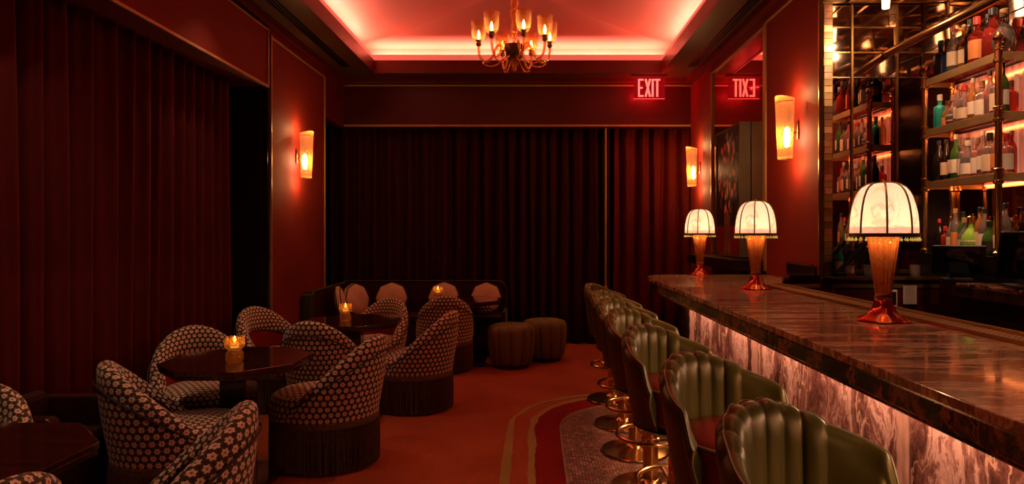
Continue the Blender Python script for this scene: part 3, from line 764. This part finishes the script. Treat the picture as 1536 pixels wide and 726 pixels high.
for i, (x, y, a) in enumerate([(.68, 1.47, -56), (.68, 2.15, -56), (.65, 2.88, -48), (.65, 3.55, -45), (.66, 4.15, -42), (.67, 4.74, -38), (.68, 5.45, -30)]):
    o = s0 if i == 0 else copy_tree(s0)
    o.location = (x, y, .006); o.rotation_euler = (0, 0, math.radians(a))
    tag(o, 'green leather bar stool on brass pedestal, '+words[i], 'stool', 'bar stools along the counter')

# ------------------------------------------------------------ bar lamps
def make_lamp():
    root = empty('table_lamp'); NP = 8
    # panels of the dome
    def dome(f):  # f 0 bottom .. 1 top
        q = f*PI/2; return (.136*math.cos(q)**.52 if f < 1 else 0, .345+.205*math.sin(q)**.95*1.0 if f > .0 else .345)
    fs = [0, .06, .14, .24, .36, .48, .6, .72, .84, .93, 1]
    prof = [dome(f) for f in fs]
    for p in range(NP):
        P = []
        for k in range(5):
            a = 2*PI*(p+k/4)/NP+PI/8; w_ = 1+.022*math.sin(PI*k/4)
            P.append([(r*w_*math.cos(a), r*w_*math.sin(a), z) for r, z in prof])
        MB().grid(P).build('shade_panel', ALAB, root, True, sharp=180)
    for p in range(NP):
        a = 2*PI*p/NP+PI/8; MB().tube([(r*1.012*math.cos(a), r*1.012*math.sin(a), z+.001) for r, z in prof], .0044, 6).build('rib', BRASSD, root, True)
    MB().lathe([(.136, .336), (.1435, .336), (.1435, .350), (.136, .350)], 48).build('shade_band', BRASSD, root, True)
    MB().lathe([(0, .545), (.012, .548), (.008, .560), (0, .566)], 12).build('finial', BRASSD, root, True)
    bead = lit_glass('olive_bead', (.95, .85, .28), .1, .75, .12, 5., .05)
    for k in range(32):
        a = 2*PI*k/32; MB().lathe([(0, -.0065), (.0055, -.002), (.0055, .002), (.0015, .0065), (.001, .012)], 8, c=(.141*math.cos(a), .141*math.sin(a), .324)).build('bead', bead, root, True)
    def lobe(a, z): return 1+.12*abs(math.cos(a*7))
    MB().lathe([(.028, .098), (.034, .14), (.041, .20), (.049, .26), (.056, .32), (.059, .345), (.052, .345), (.03, .20), (.022, .10)], 84, lobe=lobe).build('fluted_stem', AMBER, root, True, sharp=60)
    MB().lathe([(0, .088), (.033, .088), (.036, .094), (.036, .100), (.033, .106), (0, .106)], 32).build('collar', BRASSD, root, True)
    def lb2(a, z): return 1+.006*math.cos(a*14)*(1 if z < .06 else 0)
    MB().lathe([(0, .0), (.100, .0), (.108, .004), (.098, .012), (.068, .024), (.050, .044), (.040, .066), (.036, .082), (.030, .090), (0, .090)], 84, lobe=lb2).build('foot', ROSE, root, True, sharp=60)
    MB().lathe([(0, .40), (.016, .41), (.024, .44), (.018, .465), (0, .475)], 16).build('bulb', emis('lamp_bulb', (1, .72, .42), 10.), root, True)
    return root
l0 = make_lamp(); register(l0)
for i, (x, y, l) in enumerate([(1.40, 2.56, 'dome lamp with alabaster panels and beads, largest, nearest on the bar'), (1.40, 4.03, 'dome lamp with alabaster panels and beads, middle of the three on the bar'),
                               (1.40, 5.38, 'dome lamp with alabaster panels and beads, smallest, at the far bar end')]):
    o = l0 if i == 0 else copy_tree(l0); o.location = (x, y, 1.0705); o.scale = (.9, .9, 1); tag(o, l, 'lamp', 'dome lamps on the bar')
    lamp('lamp_light', 'POINT', (x, y, 1.51), 1.7, (1, .62, .32), .0)
    lamp('lamp_light_low', 'POINT', (x, y, 1.395), 1.6, (1, .55, .25), .0)

# ------------------------------------------------------------ wall sconces (back local -X on wall, light faces +X)
def make_sconce():
    root = empty('wall_sconce'); N = 22
    MB().box(-.012, .0, -.02, .02, -.08, .06).build('back_plate', BRASSD, root, bevel=.004)
    MB().tube([(0, 0, -.03), (.05, 0, -.03)], .012, 8).build('bracket', BRASSD, root, True)
    for k in range(N):
        a = -PI*.62+1.24*PI*k/(N-1); pts = []; rs = []
        for j in range(25):
            z = -.225+.45*j/24; R = lerp(.055, .074, j/24); pts.append((.075+R*math.cos(a), R*math.sin(a), z+.02*math.cos(a)*(1 if z > 0 else 0))); rs.append(.0062+.0014*(j % 2))
        MB().tube(pts, rs, 6).build('glass_rod', SCG, root, True)
    for z, R in ((-.20, .054), (.20, .071)):
        c = [(.075+R*math.cos(-PI*.62+1.24*PI*k/20), R*math.sin(-PI*.62+1.24*PI*k/20), z) for k in range(21)]
        MB().tube(c, .004, 6).build('hoop', BRASSD, root, True)
    MB().lathe([(0, -.14), (.02, -.13), (.028, -.07), (.02, -.0), (0, .02)], 14, c=(.07, 0, 0)).build('bulb', BULBS, root, True)
    return root
w0 = make_sconce(); register(w0)
for i, (x, y, rz, l) in enumerate([(1.964, 4.78, PI, 'ribbed amber glass sconce on the red pier, largest and nearest'), (-2.362, 6.42, 0, 'ribbed amber glass sconce on the left pilaster'),
                                   (1.964, 7.58, PI, 'ribbed amber glass sconce on the right wall beside the back curtain')]):
    o = w0 if i == 0 else copy_tree(w0); o.location = (x, y, 2.20); o.rotation_euler.z = rz; tag(o, l, 'sconce', 'ribbed glass wall sconces')
    s = -1 if rz else 1
    for dx, dz, p in ((.10, .26, 5), (.10, -.27, 5), (.19, -.04, 4)):
        lamp('sconce_light', 'POINT', (x+s*dx, y, 2.20+dz), p, (1, .46, .16), .0)

# ------------------------------------------------------------ chandelier
CX, CY = -.16, 5.40
t = empty('chandelier', (CX, CY, 2.78)); tag(t, 'amber blown-glass chandelier with curved arms and lit tulip shades under the vault', 'chandelier')
MB().lathe([(0, .0), (.010, .008), (.020, .03), (.012, .045), (.022, .055), (.036, .075), (.020, .095), (.05, .10), (.062, .115), (.05, .13), (0, .13)], 24).build('finial', CHS, t, True)
MB().lathe([(0, .10), (.055, .105), (.075, .15), (.078, .20), (.085, .225), (.078, .228), (.06, .20), (0, .18)], 28).build('hub_bowl', plain('bronze_cup', (.16, .08, .03), .3, .8), t, True)
MB().lathe([(.014, .20), (.016, .28), (.030, .33), (.034, .37), (.020, .42), (.030, .46), (.038, .49), (.040, .51), (.02, .53), (.03, .56), (.036, .58), (.026, .63), (.014, .70), (.012, .73), (.03, .75), (.036, .77), (.02, .80), (.012, .84), (.012, 1.22)], 24).build('stem', CHS, t, True)
MB().lathe([(.012, 1.19), (.06, 1.20), (.065, 1.22), (.0, 1.23)], 24).build('canopy', BRASSD, t, True)
for ang in (183, 234, 286, 328, 5, 62, 112):
    a = math.radians(ang); d = Vector((math.cos(a), math.sin(a), 0))
    def at(r, z): return (d.x*r, d.y*r, z)
    arm = MB().tube([at(*p) for p in crom([(.06, .17), (.10, .21), (.13, .23), (.16, .19), (.19, .12), (.235, .085), (.28, .11), (.298, .17), (.30, .225)], 4)], .0105, 8).build('arm', CHS, t, True)
    MB().tube([at(*p) for p in crom([(.05, .14), (.10, .10), (.16, .055), (.22, .05), (.27, .075)], 4)], .006, 6).build('arm_scroll', CHS, t, True)
    c = at(.30, 0)
    MB().lathe([(0, .212), (.018, .215), (.024, .235), (.016, .245), (.026, .262), (0, .265)], 14, c=c).build('cup', BRASSD, arm, True)
    MB().lathe([(.012, .255), (.040, .262), (.056, .29), (.061, .33), (.063, .405), (.067, .415), (.064, .418), (.059, .405), (.056, .33), (.05, .295), (.0, .266)], 28, c=c).build('glass_shade', CHG, arm, True, sharp=80)
    MB().lathe([(0, .272), (.009, .28), (.013, .305), (.008, .33), (0, .35)], 10, c=c).build('bulb', BULB, arm, True)
    lamp('chandelier_bulb', 'POINT', (CX+c[0], CY+c[1], 2.78+.31), 1.3, (1, .55, .24), .02)

# ------------------------------------------------------------ exit sign
t = empty('exit_sign', (1.41, 7.79, 3.35)); tag(t, 'red glowing EXIT sign hanging from the soffit at the back right', 'sign')
MB().box(-.21, .21, -.03, .03, -.028, .0).build('housing', plain('sign_housing', (.10, .03, .03), .3), t, bevel=.003)
g = G('red_acrylic'); e = g.N('ShaderNodeEmission', Color=(1., .012, .02, 1), Strength=.36); tp = g.N('ShaderNodeBsdfTransparent', Color=(.75, .4, .4, 1)); m_ = g.n.new('ShaderNodeMixShader'); m_.inputs[0].default_value = .5
g.L.new(tp, m_.inputs[1]); g.L.new(e, m_.inputs[2]); g.L.new(m_.outputs[0], g.out.inputs[0])
MB().box(-.19, .19, -.004, .004, -.29, -.03).build('acrylic_panel', g.m, t)
LET = emis('sign_letter', (1., .17, .13), 1.5)
def letter(strokes, x0):
    b = MB()
    for (ax, az, bx, bz, wd) in strokes:
        A = Vector((x0+ax, 0, az)); B = Vector((x0+bx, 0, bz)); d = (B-A).normalized(); n = Vector((-d.z, 0, d.x))*wd/2
        vs = [A+n, A-n, B-n, B+n]; b.add([(v.x, y, v.z) for y in (-.008, .008) for v in vs], [(0, 1, 2, 3), (7, 6, 5, 4), (0, 4, 5, 1), (1, 5, 6, 2), (2, 6, 7, 3), (3, 7, 4, 0)])
    b.build('letter', LET, t)
zt, zb = -.052, -.268; zm = (zt+zb)/2
letter([(0, zt, 0, zb, .022), (-.01, zt-.009, .055, zt-.009, .02), (-.01, zm, .045, zm, .02), (-.01, zb+.009, .055, zb+.009, .02)], -.125)
letter([(0, zt, .055, zb, .024), (.055, zt, 0, zb, .024)], -.045)
letter([(0, zt, 0, zb, .024)], .042)
letter([(.032, zt, .032, zb, .024), (-.006, zt-.010, .070, zt-.010, .02)], .065)
MB().box(-.19, .19, -.006, .006, -.296, -.29).build('panel_edge', emis('sign_edge', (1, .08, .08), 1.2), t)
for x in (1.30, 1.41, 1.52):
    lamp('exit_glow', 'POINT', (x, 7.62, 3.16), 1.5, (1, .01, .02), .0); lamp('exit_glow_rear', 'POINT', (x, 7.83, 3.18), 2.6, (1, .01, .02), .0)

# ------------------------------------------------------------ painting in the mirror recess
t = empty('painting', (1.93, 6.22, 1.82)); tag(t, 'tall deep-framed painting of pink flowers on a dark ground, leaning on wall mirror', 'painting')
MB().box(-.045, -.040, -.36, .36, -.60, .60).build('canvas', painting(), t)
FR = plain('grey_frame', (.10, .085, .07), .4)
MB().box(-.05, .05, -.385, -.36, -.62, .62).build('frame_side', FR, t); MB().box(-.05, .05, .36, .385, -.62, .62).build('frame_side', FR, t)
MB().box(-.05, .05, -.36, .36, .60, .62).build('frame_rail', FR, t); MB().box(-.05, .05, -.36, .36, -.62, -.60).build('frame_rail', FR, t)
MB().box(.0, .045, -.36, .36, -.60, .60).build('backing', FR, t)
o = box('back_ledge', BLACK, 1.70, 1.98, 5.47, 7.08, 1.10, 1.19); tag(o, 'black ledge under the flower painting beyond the bar end', 'ledge')

# ------------------------------------------------------------ back bar: walls, mirrors
sbox('wall_bar_end', REDD, 2.06, 3.15, 5.145, 5.25, 0, 3.9)
sbox('ceiling_bar', BLACK, 2.06, 3.16, -1.9, 5.14, 3.27, 3.35)
sbox('floor_bar', BLACK, 1.70, 3.16, -1.9, 5.14, .001, .01)
sbox('wall_bar_side', REDD, 3.13, 3.16, -1.9, 5.14, 0, 3.27)
# end wall mirror panels
we = empty('mirror_wall_end', (2.75, 5.14, 1.1)); we['kind'] = 'structure'
r = random.Random(11)
def panel(x0, x1, z0, z1, m, tilt=0., y=5.138):
    cx, cz = (x0+x1)/2, (z0+z1)/2
    o = MB().box(-(x1-x0)/2, (x1-x0)/2, -.004, .004, -(z1-z0)/2, (z1-z0)/2).build('mirror_panel', m, we)
    o.location = (cx-2.75, y-5.14-.004, cz-1.1); o.rotation_euler = (r.uniform(-tilt, tilt), 0, r.uniform(-tilt, tilt))
cols = [(2.395, 2.545), (2.56, 2.905), (2.92, 3.125)]
for x0, x1 in cols:
    panel(x0, x1, 1.13, 2.66, MIR, .0)
    z = 2.675
    while z < 3.2: panel(x0, x1, z, min(z+.19, 3.26), MIRA, .05); z += .20
for x in (2.5525, 2.9125):
    MB().box(x-2.75-.008, x-2.75+.008, -.022, -.002, 0, 2.15).build('mullion', BRASSD, we)
for z in [2.67+.2*k for k in range(3)]: MB().box(-.36, .38, -.014, -.002, z-1.1-.005, z-1.1+.005).build('mullion', BRASS, we)
MB().box(-.37, .38, -.03, 0, -.0, .03).build('sill', BRASSD, we)
# mosaic column
mc = empty('mosaic_column', (2.352, 5.12, 1.08)); tag(mc, 'narrow column of gold mirrored mosaic tiles beside the red pier', 'column')
MB().box(-.04, .04, -.008, .02, 0, 2.19).build('backing', BRASSD, mc)
tm = MB().box(-.032, .032, -.008, 0, -.025, .025).mesh('tile', mirror('copper_mirror', (1., .60, .38), .25, .4)); tm2 = MB().box(-.032, .032, -.008, 0, -.025, .025).mesh('tile', mirror('gold_mirror', (1., .70, .34), .38, .3))
for k in range(40):
    o = link('tile', tm if r.random() < .5 else tm2, mc, loc=(0, -.009, .03+.054*k)); o.rotation_euler = (r.uniform(-.06, .06), 0, r.uniform(-.06, .06))
# side wall and ceiling mirror grid
ws = empty('mirror_wall_side', (3.125, 4.0, 1.3)); ws['kind'] = 'structure'
def spanel(y0, y1, z0, z1, m, tilt=0.):
    o = MB().box(-.003, .003, -(y1-y0)/2, (y1-y0)/2, -(z1-z0)/2, (z1-z0)/2).build('mirror_panel', m, ws)
    o.location = (0, (y0+y1)/2-4.0, (z0+z1)/2-1.3); o.rotation_euler = (0, r.uniform(-tilt, tilt), r.uniform(-tilt, tilt))
for y in [2.4+.3*k for k in range(9)]:
    for z in (2.66, 2.86, 3.06): spanel(y+.005, y+.295, z+.005, z+.195, MIRA, .05)
for y in (2.5, 3.25, 4.0): spanel(y+.005, y+.745, 1.30, 1.775, MIR)
spanel(4.78, 5.13, 1.30, 2.35, BLACK)
wc = empty('mirror_ceiling', (2.6, 4.0, 3.268)); wc['kind'] = 'structure'
for x in [2.08+.21*k for k in range(5)]:
    for y in [2.4+.3*k for k in range(9)]:
        o = MB().box(-.1, .1, -.145, .145, -.004, 0).build('mirror_panel', MIRA, wc); o.location = (x+.105-2.6, y+.15-4.0, 0); o.rotation_euler = (r.uniform(-.06, .06), r.uniform(-.06, .06), 0)
for x in [2.08+.21*k for k in range(6)]: MB().box(x-2.6-.005, x-2.6+.005, -1.6, 1.1, -.012, .0).build('grid_bar', BRASS, wc)
for y in [2.4+.3*k for k in range(10)]: MB().box(-.52, .53, y-4-.005, y-4+.005, -.012, .0).build('grid_bar', BRASS, wc)
o = MB().tube([(2.83, -1.0, 2.855), (2.83, 5.12, 2.855)], .034, 14).build('brass_beam', BRASS, None, True); tag(o, 'thick brass tube running above the bottle shelves toward the viewer', 'rail')

# end wall cabinet below mirror
cb = empty('end_cabinet', (2.72, 4.95, 0)); tag(cb, 'dark red cabinet with brass framed panel facing the bar aisle end', 'cabinet')
MB().box(-.66, .40, .0, .18, 0, 1.06).build('body', REDC, cb)
MB().box(-.66, .40, -.03, .19, 1.06, 1.085).build('worktop', wood('counter_wood', (.05, .02, .012), (.10, .04, .02), .2), cb, bevel=.003)
bz = plain('bronze_border', (.20, .12, .04), .45, .6)
for a_ in ((-.42, .57-.0, 1.00, 1.03),):
    MB().box(-.42, .55, -.012, 0, 1.00, 1.03).build('panel_border', bz, cb); MB().box(-.42, -.385, -.012, 0, .3, 1.0).build('panel_border', bz, cb); MB().box(.515, .55, -.012, 0, .3, 1.0).build('panel_border', bz, cb)
MB().box(-.36, .5, -.006, 0, .3, .99).build('panel', REDD, cb)
t = empty('wall_tablet', (2.76, 4.93, .92)); tag(t, 'small white framed tablet on the end cabinet, left of blank plate', 'tablet')
MB().box(-.04, .04, -.01, .005, -.065, .065).build('bezel', WPLATE, t, bevel=.004); MB().box(-.03, .03, -.012, -.01, -.05, .05).build('screen', BLK2, t)
t = empty('wall_plate', (2.90, 4.93, .945)); tag(t, 'blank pale plate on the end cabinet', 'plate')
MB().box(-.052, .052, -.006, .005, -.072, .072).build('plate_body', WPLATE, t, bevel=.003); MB().lathe([(0, 0), (.004, 0), (.004, .002), (0, .003)], 8, c=(0, 0, 0)).build('screw', BRASSD, t)
tw = MB().grid([[(x, y, .012*math.sin(x*30+y*20)+.05*(1-(x/.13)**2)*(1 if abs(y) < .07 else .4)) for y in (-.1, -.07, 0, .07, .1)] for x in [-.13+.02*k for k in range(14)]]).build('folded_towel', plain('towel', (.35, .22, .17), .9), None, True, loc=(2.83, 4.72, .785), sharp=180)
tag(tw, 'pale folded towel bundled on the low shelf behind the bar', 'towel')
o = box('low_shelf', BLACK, 2.5, 3.1, 4.55, 4.90, .74, .775); tag(o, 'low black shelf under the end cabinet panel', 'shelf')
# back counter along the side wall
bc = empty('back_counter', (2.85, 3.0, 0)); tag(bc, 'dark service counter with marble edge below the bottle shelves', 'counter')
MB().box(-.23, .27, -3.5, .92, .05, 1.03).build('body', BLACK, bc); MB().box(-.27, .27, -3.5, .95, 1.03, 1.10).build('marble_edge', MEDGE2, bc, bevel=.006)
MB().box(-.25, .27, -3.5, .95, 1.10, 1.115).build('worktop', MEDGE, bc, bevel=.003)
for y in (-1.9, -1.2, -.5, .2):
    d = MB().box(-.245, -.23, y+.01, y+.69, .12, .93).build('door', BLK2, bc); MB().tube([(-.26, y+.06, .80), (-.26, y+.64, .80)], .008, 8).build('handle', BRASSD, d, True)
MB().box(.03, .27, -1.4, 1.75, 1.115, 1.275).build('riser', BLACK, bc, bevel=.004)
# POS terminals
def terminal(x, y, rz, sc, label):
    t = empty('order_terminal', (x, y, 1.116), rz); t.scale = (sc,)*3
    tag(t, label, 'terminal', 'order terminals behind the bar')
    M = Matrix.Rotation(math.radians(-22), 4, 'Y') @ Matrix.Translation((0, 0, 0))
    MB().box(-.012, .012, -.20, .20, .06, .34, M).build('screen_housing', BLK2, t, bevel=.008)
    MB().box(-.017, -.013, -.18, .18, .08, .32, M).build('screen', plain('dark_screen', (.006, .008, .01), .08), t)
    MB().box(-.02, .10, -.06, .06, .0, .18).build('stand', BLK2, t, bevel=.01); MB().box(-.10, .14, -.12, .12, 0, .02).build('base', BLK2, t, bevel=.006)
    MB().box(-.22, -.06, -.10, .06, .0, .03).build('card_reader', BLK2, t, bevel=.006)
terminal(2.735, 3.48, math.radians(70), 1.0, 'black order terminal on the back counter at the right frame edge')
terminal(2.745, 4.15, math.radians(64), .72, 'smaller black order terminal below the bottle shelves, left of the larger')

# ------------------------------------------------------------ bottle shelves
UX0, UX1, UY0, UY1 = 2.90, 3.09, 3.99, 4.74
SZ = [2.545, 2.175, 1.79]
su = empty('bottle_shelves', (3.0, 4.36, 1.275)); tag(su, 'brass-posted glass shelf unit holding rows of bottles behind the bar', 'shelves')
def sp(b, name, m, sm=False, bev=0): b.v = [(x-3.0, y-4.36, z-1.275) for x, y, z in b.v]; return b.build(name, m, su, sm, bevel=bev)
for x, y in ((UX0, UY0), (UX0, UY1), (UX1+.015, UY0), (UX1+.015, UY1)):
    pr = [(0, 1.276), (.03, 1.276), (.033, 1.30), (.020, 1.31)]
    for z in sorted(SZ): pr += [(.020, z-.065), (.030, z-.055), (.030, z-.04), (.022, z-.035), (.022, z+.015), (.030, z+.02), (.030, z+.032), (.020, z+.04)]
    pr += [(.020, 2.60), (.030, 2.607), (.018, 2.618), (.034, 2.637), (.034, 2.652), (.018, 2.672), (0, 2.675)]
    sp(MB().lathe(pr, 16, c=(x, y, 0)), 'post', BRASS, True)
for z in SZ:
    sp(MB().box(UX0+.012, UX1, UY0+.005, UY1-.005, z-.012, z), 'glass_shelf', FROST)
    sp(MB().box(UX0-.006, UX0+.008, UY0, UY1, z-.045, z+.008), 'shelf_edge', BRASSE, bev=.002)
    sp(MB().box(UX0, UX1, UY0-.007, UY0+.005, z-.045, z+.008), 'shelf_edge', BRASSE, bev=.002)
    sp(MB().box(UX0, UX1, UY1-.005, UY1+.007, z-.045, z+.008), 'shelf_edge', BRASSE, bev=.002)
    sp(MB().box(UX0+.010, UX0+.018, UY0+.02, UY1-.02, z-.022, z-.013), 'led_strip', LED)
    lamp('shelf_light', 'AREA', (2.913, 4.36, z-.024), (2.6 if z > 2 else 5.0), (1, .50, .26), .012, .70, (0, math.radians(35), 0))
    lamp('shelf_uplight', 'AREA', (3.085, 4.36, z+.004), 1.0, (1, .42, .24), .012, .70, (0, math.radians(180+25), 0))
for z0, z1 in ((1.81, 2.14), (2.20, 2.51)):
    for k in range(3):
        y0 = UY0+.25*k; sp(MB().box(3.108, 3.12, y0+.003, y0+.247, z0, z1), 'glow_panel', PINKL)

kinds = {}
def bottle_mesh(kind):
    if kind in kinds: return kinds[kind]
    H, R, pr, cap, lab = {
        'slim':   (.31, .036, [(0, 0), (.034, 0), (.036, .006), (.036, .17), (.030, .20), (.014, .235), (.013, .285)], (.0145, .275, .31), (.05, .14)),
        'round':  (.25, .048, [(0, 0), (.040, 0), (.048, .01), (.048, .10), (.042, .14), (.020, .17), (.014, .19), (.014, .22)], (.019, .215, .25), (.03, .10)),
        'tall':   (.33, .033, [(0, 0), (.031, 0), (.033, .005), (.033, .20), (.028, .225), (.013, .26), (.013, .31)], (.0145, .30, .335), (.06, .16)),
        'square': (.26, .042, [(0, 0), (.040, 0), (.042, .005), (.042, .155), (.036, .172), (.015, .185), (.014, .225)], (.018, .215, .26), (.03, .13)),
        'flask':  (.22, .050, [(0, 0), (.030, 0), (.046, .02), (.054, .06), (.046, .11), (.022, .145), (.014, .16), (.014, .19)], (.020, .185, .225), (.04, .085)),
    }[kind]
    n = 8 if kind == 'square' else 18
    body = MB().lathe(pr, n).mesh('bottle', None, True, 40)
    c = MB().lathe([(0, cap[1]), (cap[0], cap[1]), (cap[0], cap[2]-.003), (cap[0]-.003, cap[2]), (0, cap[2])], 12).mesh('cap', None, True)
    P = []
    for k in range(9):
        a = PI+PI*.15+(-.42*PI*.9+.84*PI*.9*k/8)+.3; P.append([((R+.0012)*math.cos(a), (R+.0012)*math.sin(a), z) for z in lab])
    l = MB().grid(P).mesh('label', None, True)
    kinds[kind] = (body, c, l); return kinds[kind]
cols = {'clear': glassy('clear_glass', (.92, .80, .72), .03, .9), 'amber': glassy('amber_liquor', (.95, .42, .10), .04, .8), 'red': glassy('red_liquor', (.75, .06, .04), .04, .7),
        'green': glassy('green_bottle', (.12, .30, .05), .05, .7), 'dark': plain('dark_bottle', (.012, .008, .006), .12), 'teal': glassy('teal_bottle', (.04, .50, .38), .08, .5),
        'pink': glassy('pink_bottle', (.95, .42, .35), .05, .8), 'blue': glassy('blue_bottle', (.03, .05, .16), .06, .5), 'lime': glassy('lime_bottle', (.5, .95, .12), .05, .6)}
caps = {'black': plain('black_cap', (.01, .01, .01), .4), 'gold': BRASS, 'red': plain('red_cap', (.5, .03, .02), .4), 'white': plain('white_cap', (.7, .6, .5), .5), 'cork': plain('cork', (.35, .18, .08), .8)}
labs = {'cream': plain('cream_label', (.85, .60, .38), .7), 'white': plain('white_label', (.92, .76, .58), .7), 'black': plain('black_label', (.02, .015, .015), .6), 'orange': plain('orange_label', (.75, .25, .06), .6), 'none': None}
bodyc = {}
def bottle(x, y, z, kind, col, cap, lab, sc, label, group):
    b, c, l = bottle_mesh(kind)
    def mm(me, m, key):
        if (me.name, key) not in bodyc: q = me.copy(); q.materials.clear(); q.materials.append(m); bodyc[(me.name, key)] = q
        return bodyc[(me.name, key)]
    o = link('bottle', mm(b, cols[col], col), loc=(x, y, z)); o.scale = (sc, sc, sc); o.rotation_euler.z = r.uniform(-.3, .3)
    tag(o, label, 'bottle', group)
    link('cap', mm(c, caps[cap], cap), o)
    if labs[lab]: link('paper_label', mm(l, labs[lab], lab), o)
ordw = ['leftmost', 'second', 'third', 'fourth', 'fifth', 'sixth', 'seventh', 'eighth', 'ninth', 'tenth', 'eleventh', 'twelfth', 'thirteenth']
rows = [
    ('top', SZ[0], [('square', 'dark', 'black', 'none', 1.1), ('square', 'blue', 'black', 'none', 1.05), ('slim', 'clear', 'red', 'cream', 1.1), ('slim', 'amber', 'gold', 'cream', 1.05), ('tall', 'dark', 'black', 'none', 1.0),
        ('square', 'red', 'red', 'orange', 1.25), ('tall', 'dark', 'black', 'black', .95), ('round', 'red', 'black', 'none', 1.3), ('flask', 'clear', 'cork', 'none', 1.3)]),
    ('second', SZ[1], [('square', 'teal', 'white', 'none', 1.0), ('round', 'amber', 'gold', 'orange', .8), ('flask', 'clear', 'cork', 'cream', 1.0), ('slim', 'clear', 'gold', 'cream', .9), ('round', 'clear', 'red', 'cream', 1.05), ('slim', 'amber', 'white', 'white', .95),
        ('square', 'clear', 'cork', 'white', 1.0), ('slim', 'pink', 'black', 'none', 1.0), ('square', 'clear', 'black', 'cream', 1.1), ('slim', 'green', 'black', 'white', 1.05)]),
    ('third', SZ[2], [('slim', 'dark', 'black', 'none', 1.0), ('slim', 'dark', 'black', 'cream', 1.0), ('tall', 'dark', 'red', 'cream', .95), ('slim', 'green', 'white', 'white', 1.05), ('square', 'clear', 'cork', 'white', 1.1), ('round', 'clear', 'white', 'white', 1.05),
        ('square', 'pink', 'cork', 'white', 1.05), ('slim', 'clear', 'white', 'white', 1.0), ('square', 'clear', 'black', 'cream', 1.1), ('slim', 'pink', 'white', 'orange', 1.0), ('square', 'pink', 'red', 'white', 1.0)]),
    ('counter', 1.276, [('slim', 'dark', 'red', 'none', .8), ('square', 'red', 'red', 'none', .75), ('slim', 'clear', 'gold', 'cream', .85), ('tall', 'clear', 'cork', 'orange', .95), ('slim', 'green', 'black', 'cream', .95), ('round', 'clear', 'cork', 'white', 1.0),
        ('flask', 'lime', 'gold', 'white', 1.15), ('tall', 'amber', 'black', 'cream', .95), ('slim', 'clear', 'black', 'white', 1.0), ('round', 'green', 'black', 'black', .9), ('slim', 'amber', 'red', 'cream', .95), ('tall', 'clear', 'black', 'orange', 1.0)]),
]
for nm, z, lst in rows:
    n = len(lst)
    for i, (k, c, cp, lb, sc) in enumerate(lst):
        y = lerp(UY1-.05, UY0+.06, i/(n-1)); x = 2.975+r.uniform(-.012, .02)
        place = 'on the counter under the shelves' if nm == 'counter' else 'on the %s brass shelf' % nm
        bottle(x, y, z+.001, k, c, cp, lb, sc, '%s %s bottle, %s cap, %s from left %s' % (c, {'slim': 'slim', 'round': 'round-shouldered', 'tall': 'tall', 'square': 'straight-sided', 'flask': 'bulbous'}[k], cp, ordw[i], place) if i else
               '%s bottle with %s cap, leftmost %s' % (c, cp, place), 'bottles '+place)
# second ranks behind
for nm, z, n in (('second', SZ[1], 7), ('third', SZ[2], 8), ('counter', 1.276, 9)):
    for i in range(n):
        y = lerp(UY1-.09, UY0+.10, i/(n-1)); k = r.choice(['slim', 'tall', 'square']); c = r.choice(['clear', 'amber', 'pink', 'clear', 'red']); cp = r.choice(['gold', 'black', 'white'])
        place = 'on the counter' if nm == 'counter' else 'on the %s brass shelf' % nm
        bottle(3.058, y, z+.001, k, c, cp, 'none', .85, '%s bottle, %s cap, rear row %s, %s from left' % (c, cp, place, ordw[i]), 'rear bottles '+place)
# things on the end worktop
def tumbler(x, y, z, lab):
    o = MB().lathe([(0, 0), (.036, 0), (.041, .09), (.038, .09), (.033, .01), (0, .01)], 20, lobe=lambda a, z: 1+.03*math.cos(12*a)).build('tumbler', cols['clear'], None, True, loc=(x, y, z), sharp=50); tag(o, lab, 'glass', 'tumblers on the end cabinet')
tumbler(2.97, 4.98, 1.0855, 'cut glass tumbler on the end cabinet, right of the nearest lamp'); tumbler(2.62, 5.0, 1.0855, 'cut glass tumbler on the end cabinet, hidden mostly behind the nearest lamp')
for k, (x, c) in enumerate(((2.42, 'teal'), (2.50, 'amber'), (2.72, 'green'))):
    bottle(x, 5.05, 1.086, 'round' if k else 'slim', c, 'black', 'cream', .8, '%s bottle standing on the end cabinet against the mirror' % c, 'bottles on the end cabinet')
t = empty('tablet_arm', (2.45, 4.96, 1.086)); tag(t, 'slanted black arm on the end cabinet left of the nearest lamp', 'arm')
MB().tube([(-.09, 0, .03), (.13, 0, .27)], .018, 8).build('arm_bar', BLK2, t, True); MB().box(-.12, -.04, -.04, .04, 0, .03).build('arm_base', BLK2, t, bevel=.004)
TUBE = emis('tube_glow', (1., .62, .36), 6.)
for k, (x, y) in enumerate(((2.60, 4.72), (2.90, 4.05))):  # second pendant is added to brighten the upper mirror panels
    t = empty('pendant_light', (x, y, 3.255)); tag(t, ('short glowing glass pendant nearest the mosaic column, top edge of the frame', 'added glowing glass pendant above the brass tube over the bottle shelves')[k], 'light', 'pendants over the bar aisle')
    MB().lathe([(0, -.18), (.025, -.175), (.03, -.05), (0, -.04)], 12).build('glass_tube', TUBE, t, True); MB().lathe([(0, -.05), (.04, -.04), (.04, 0), (0, 0)], 12).build('cap', BRASS, t, True)
    lamp('pendant_glow', 'POINT', (x, y, 3.03), 6, (1, .58, .32), .0)
for y in (2.6, 3.2, 3.8):  # unseen spots added to brighten the bottle shelves and bar top
    lamp('bar_aisle_fill', 'SPOT', (2.25, y, 3.25), 55, (1, .58, .34), .0, rot=(0, math.radians(-38), 0), spot=math.radians(95))
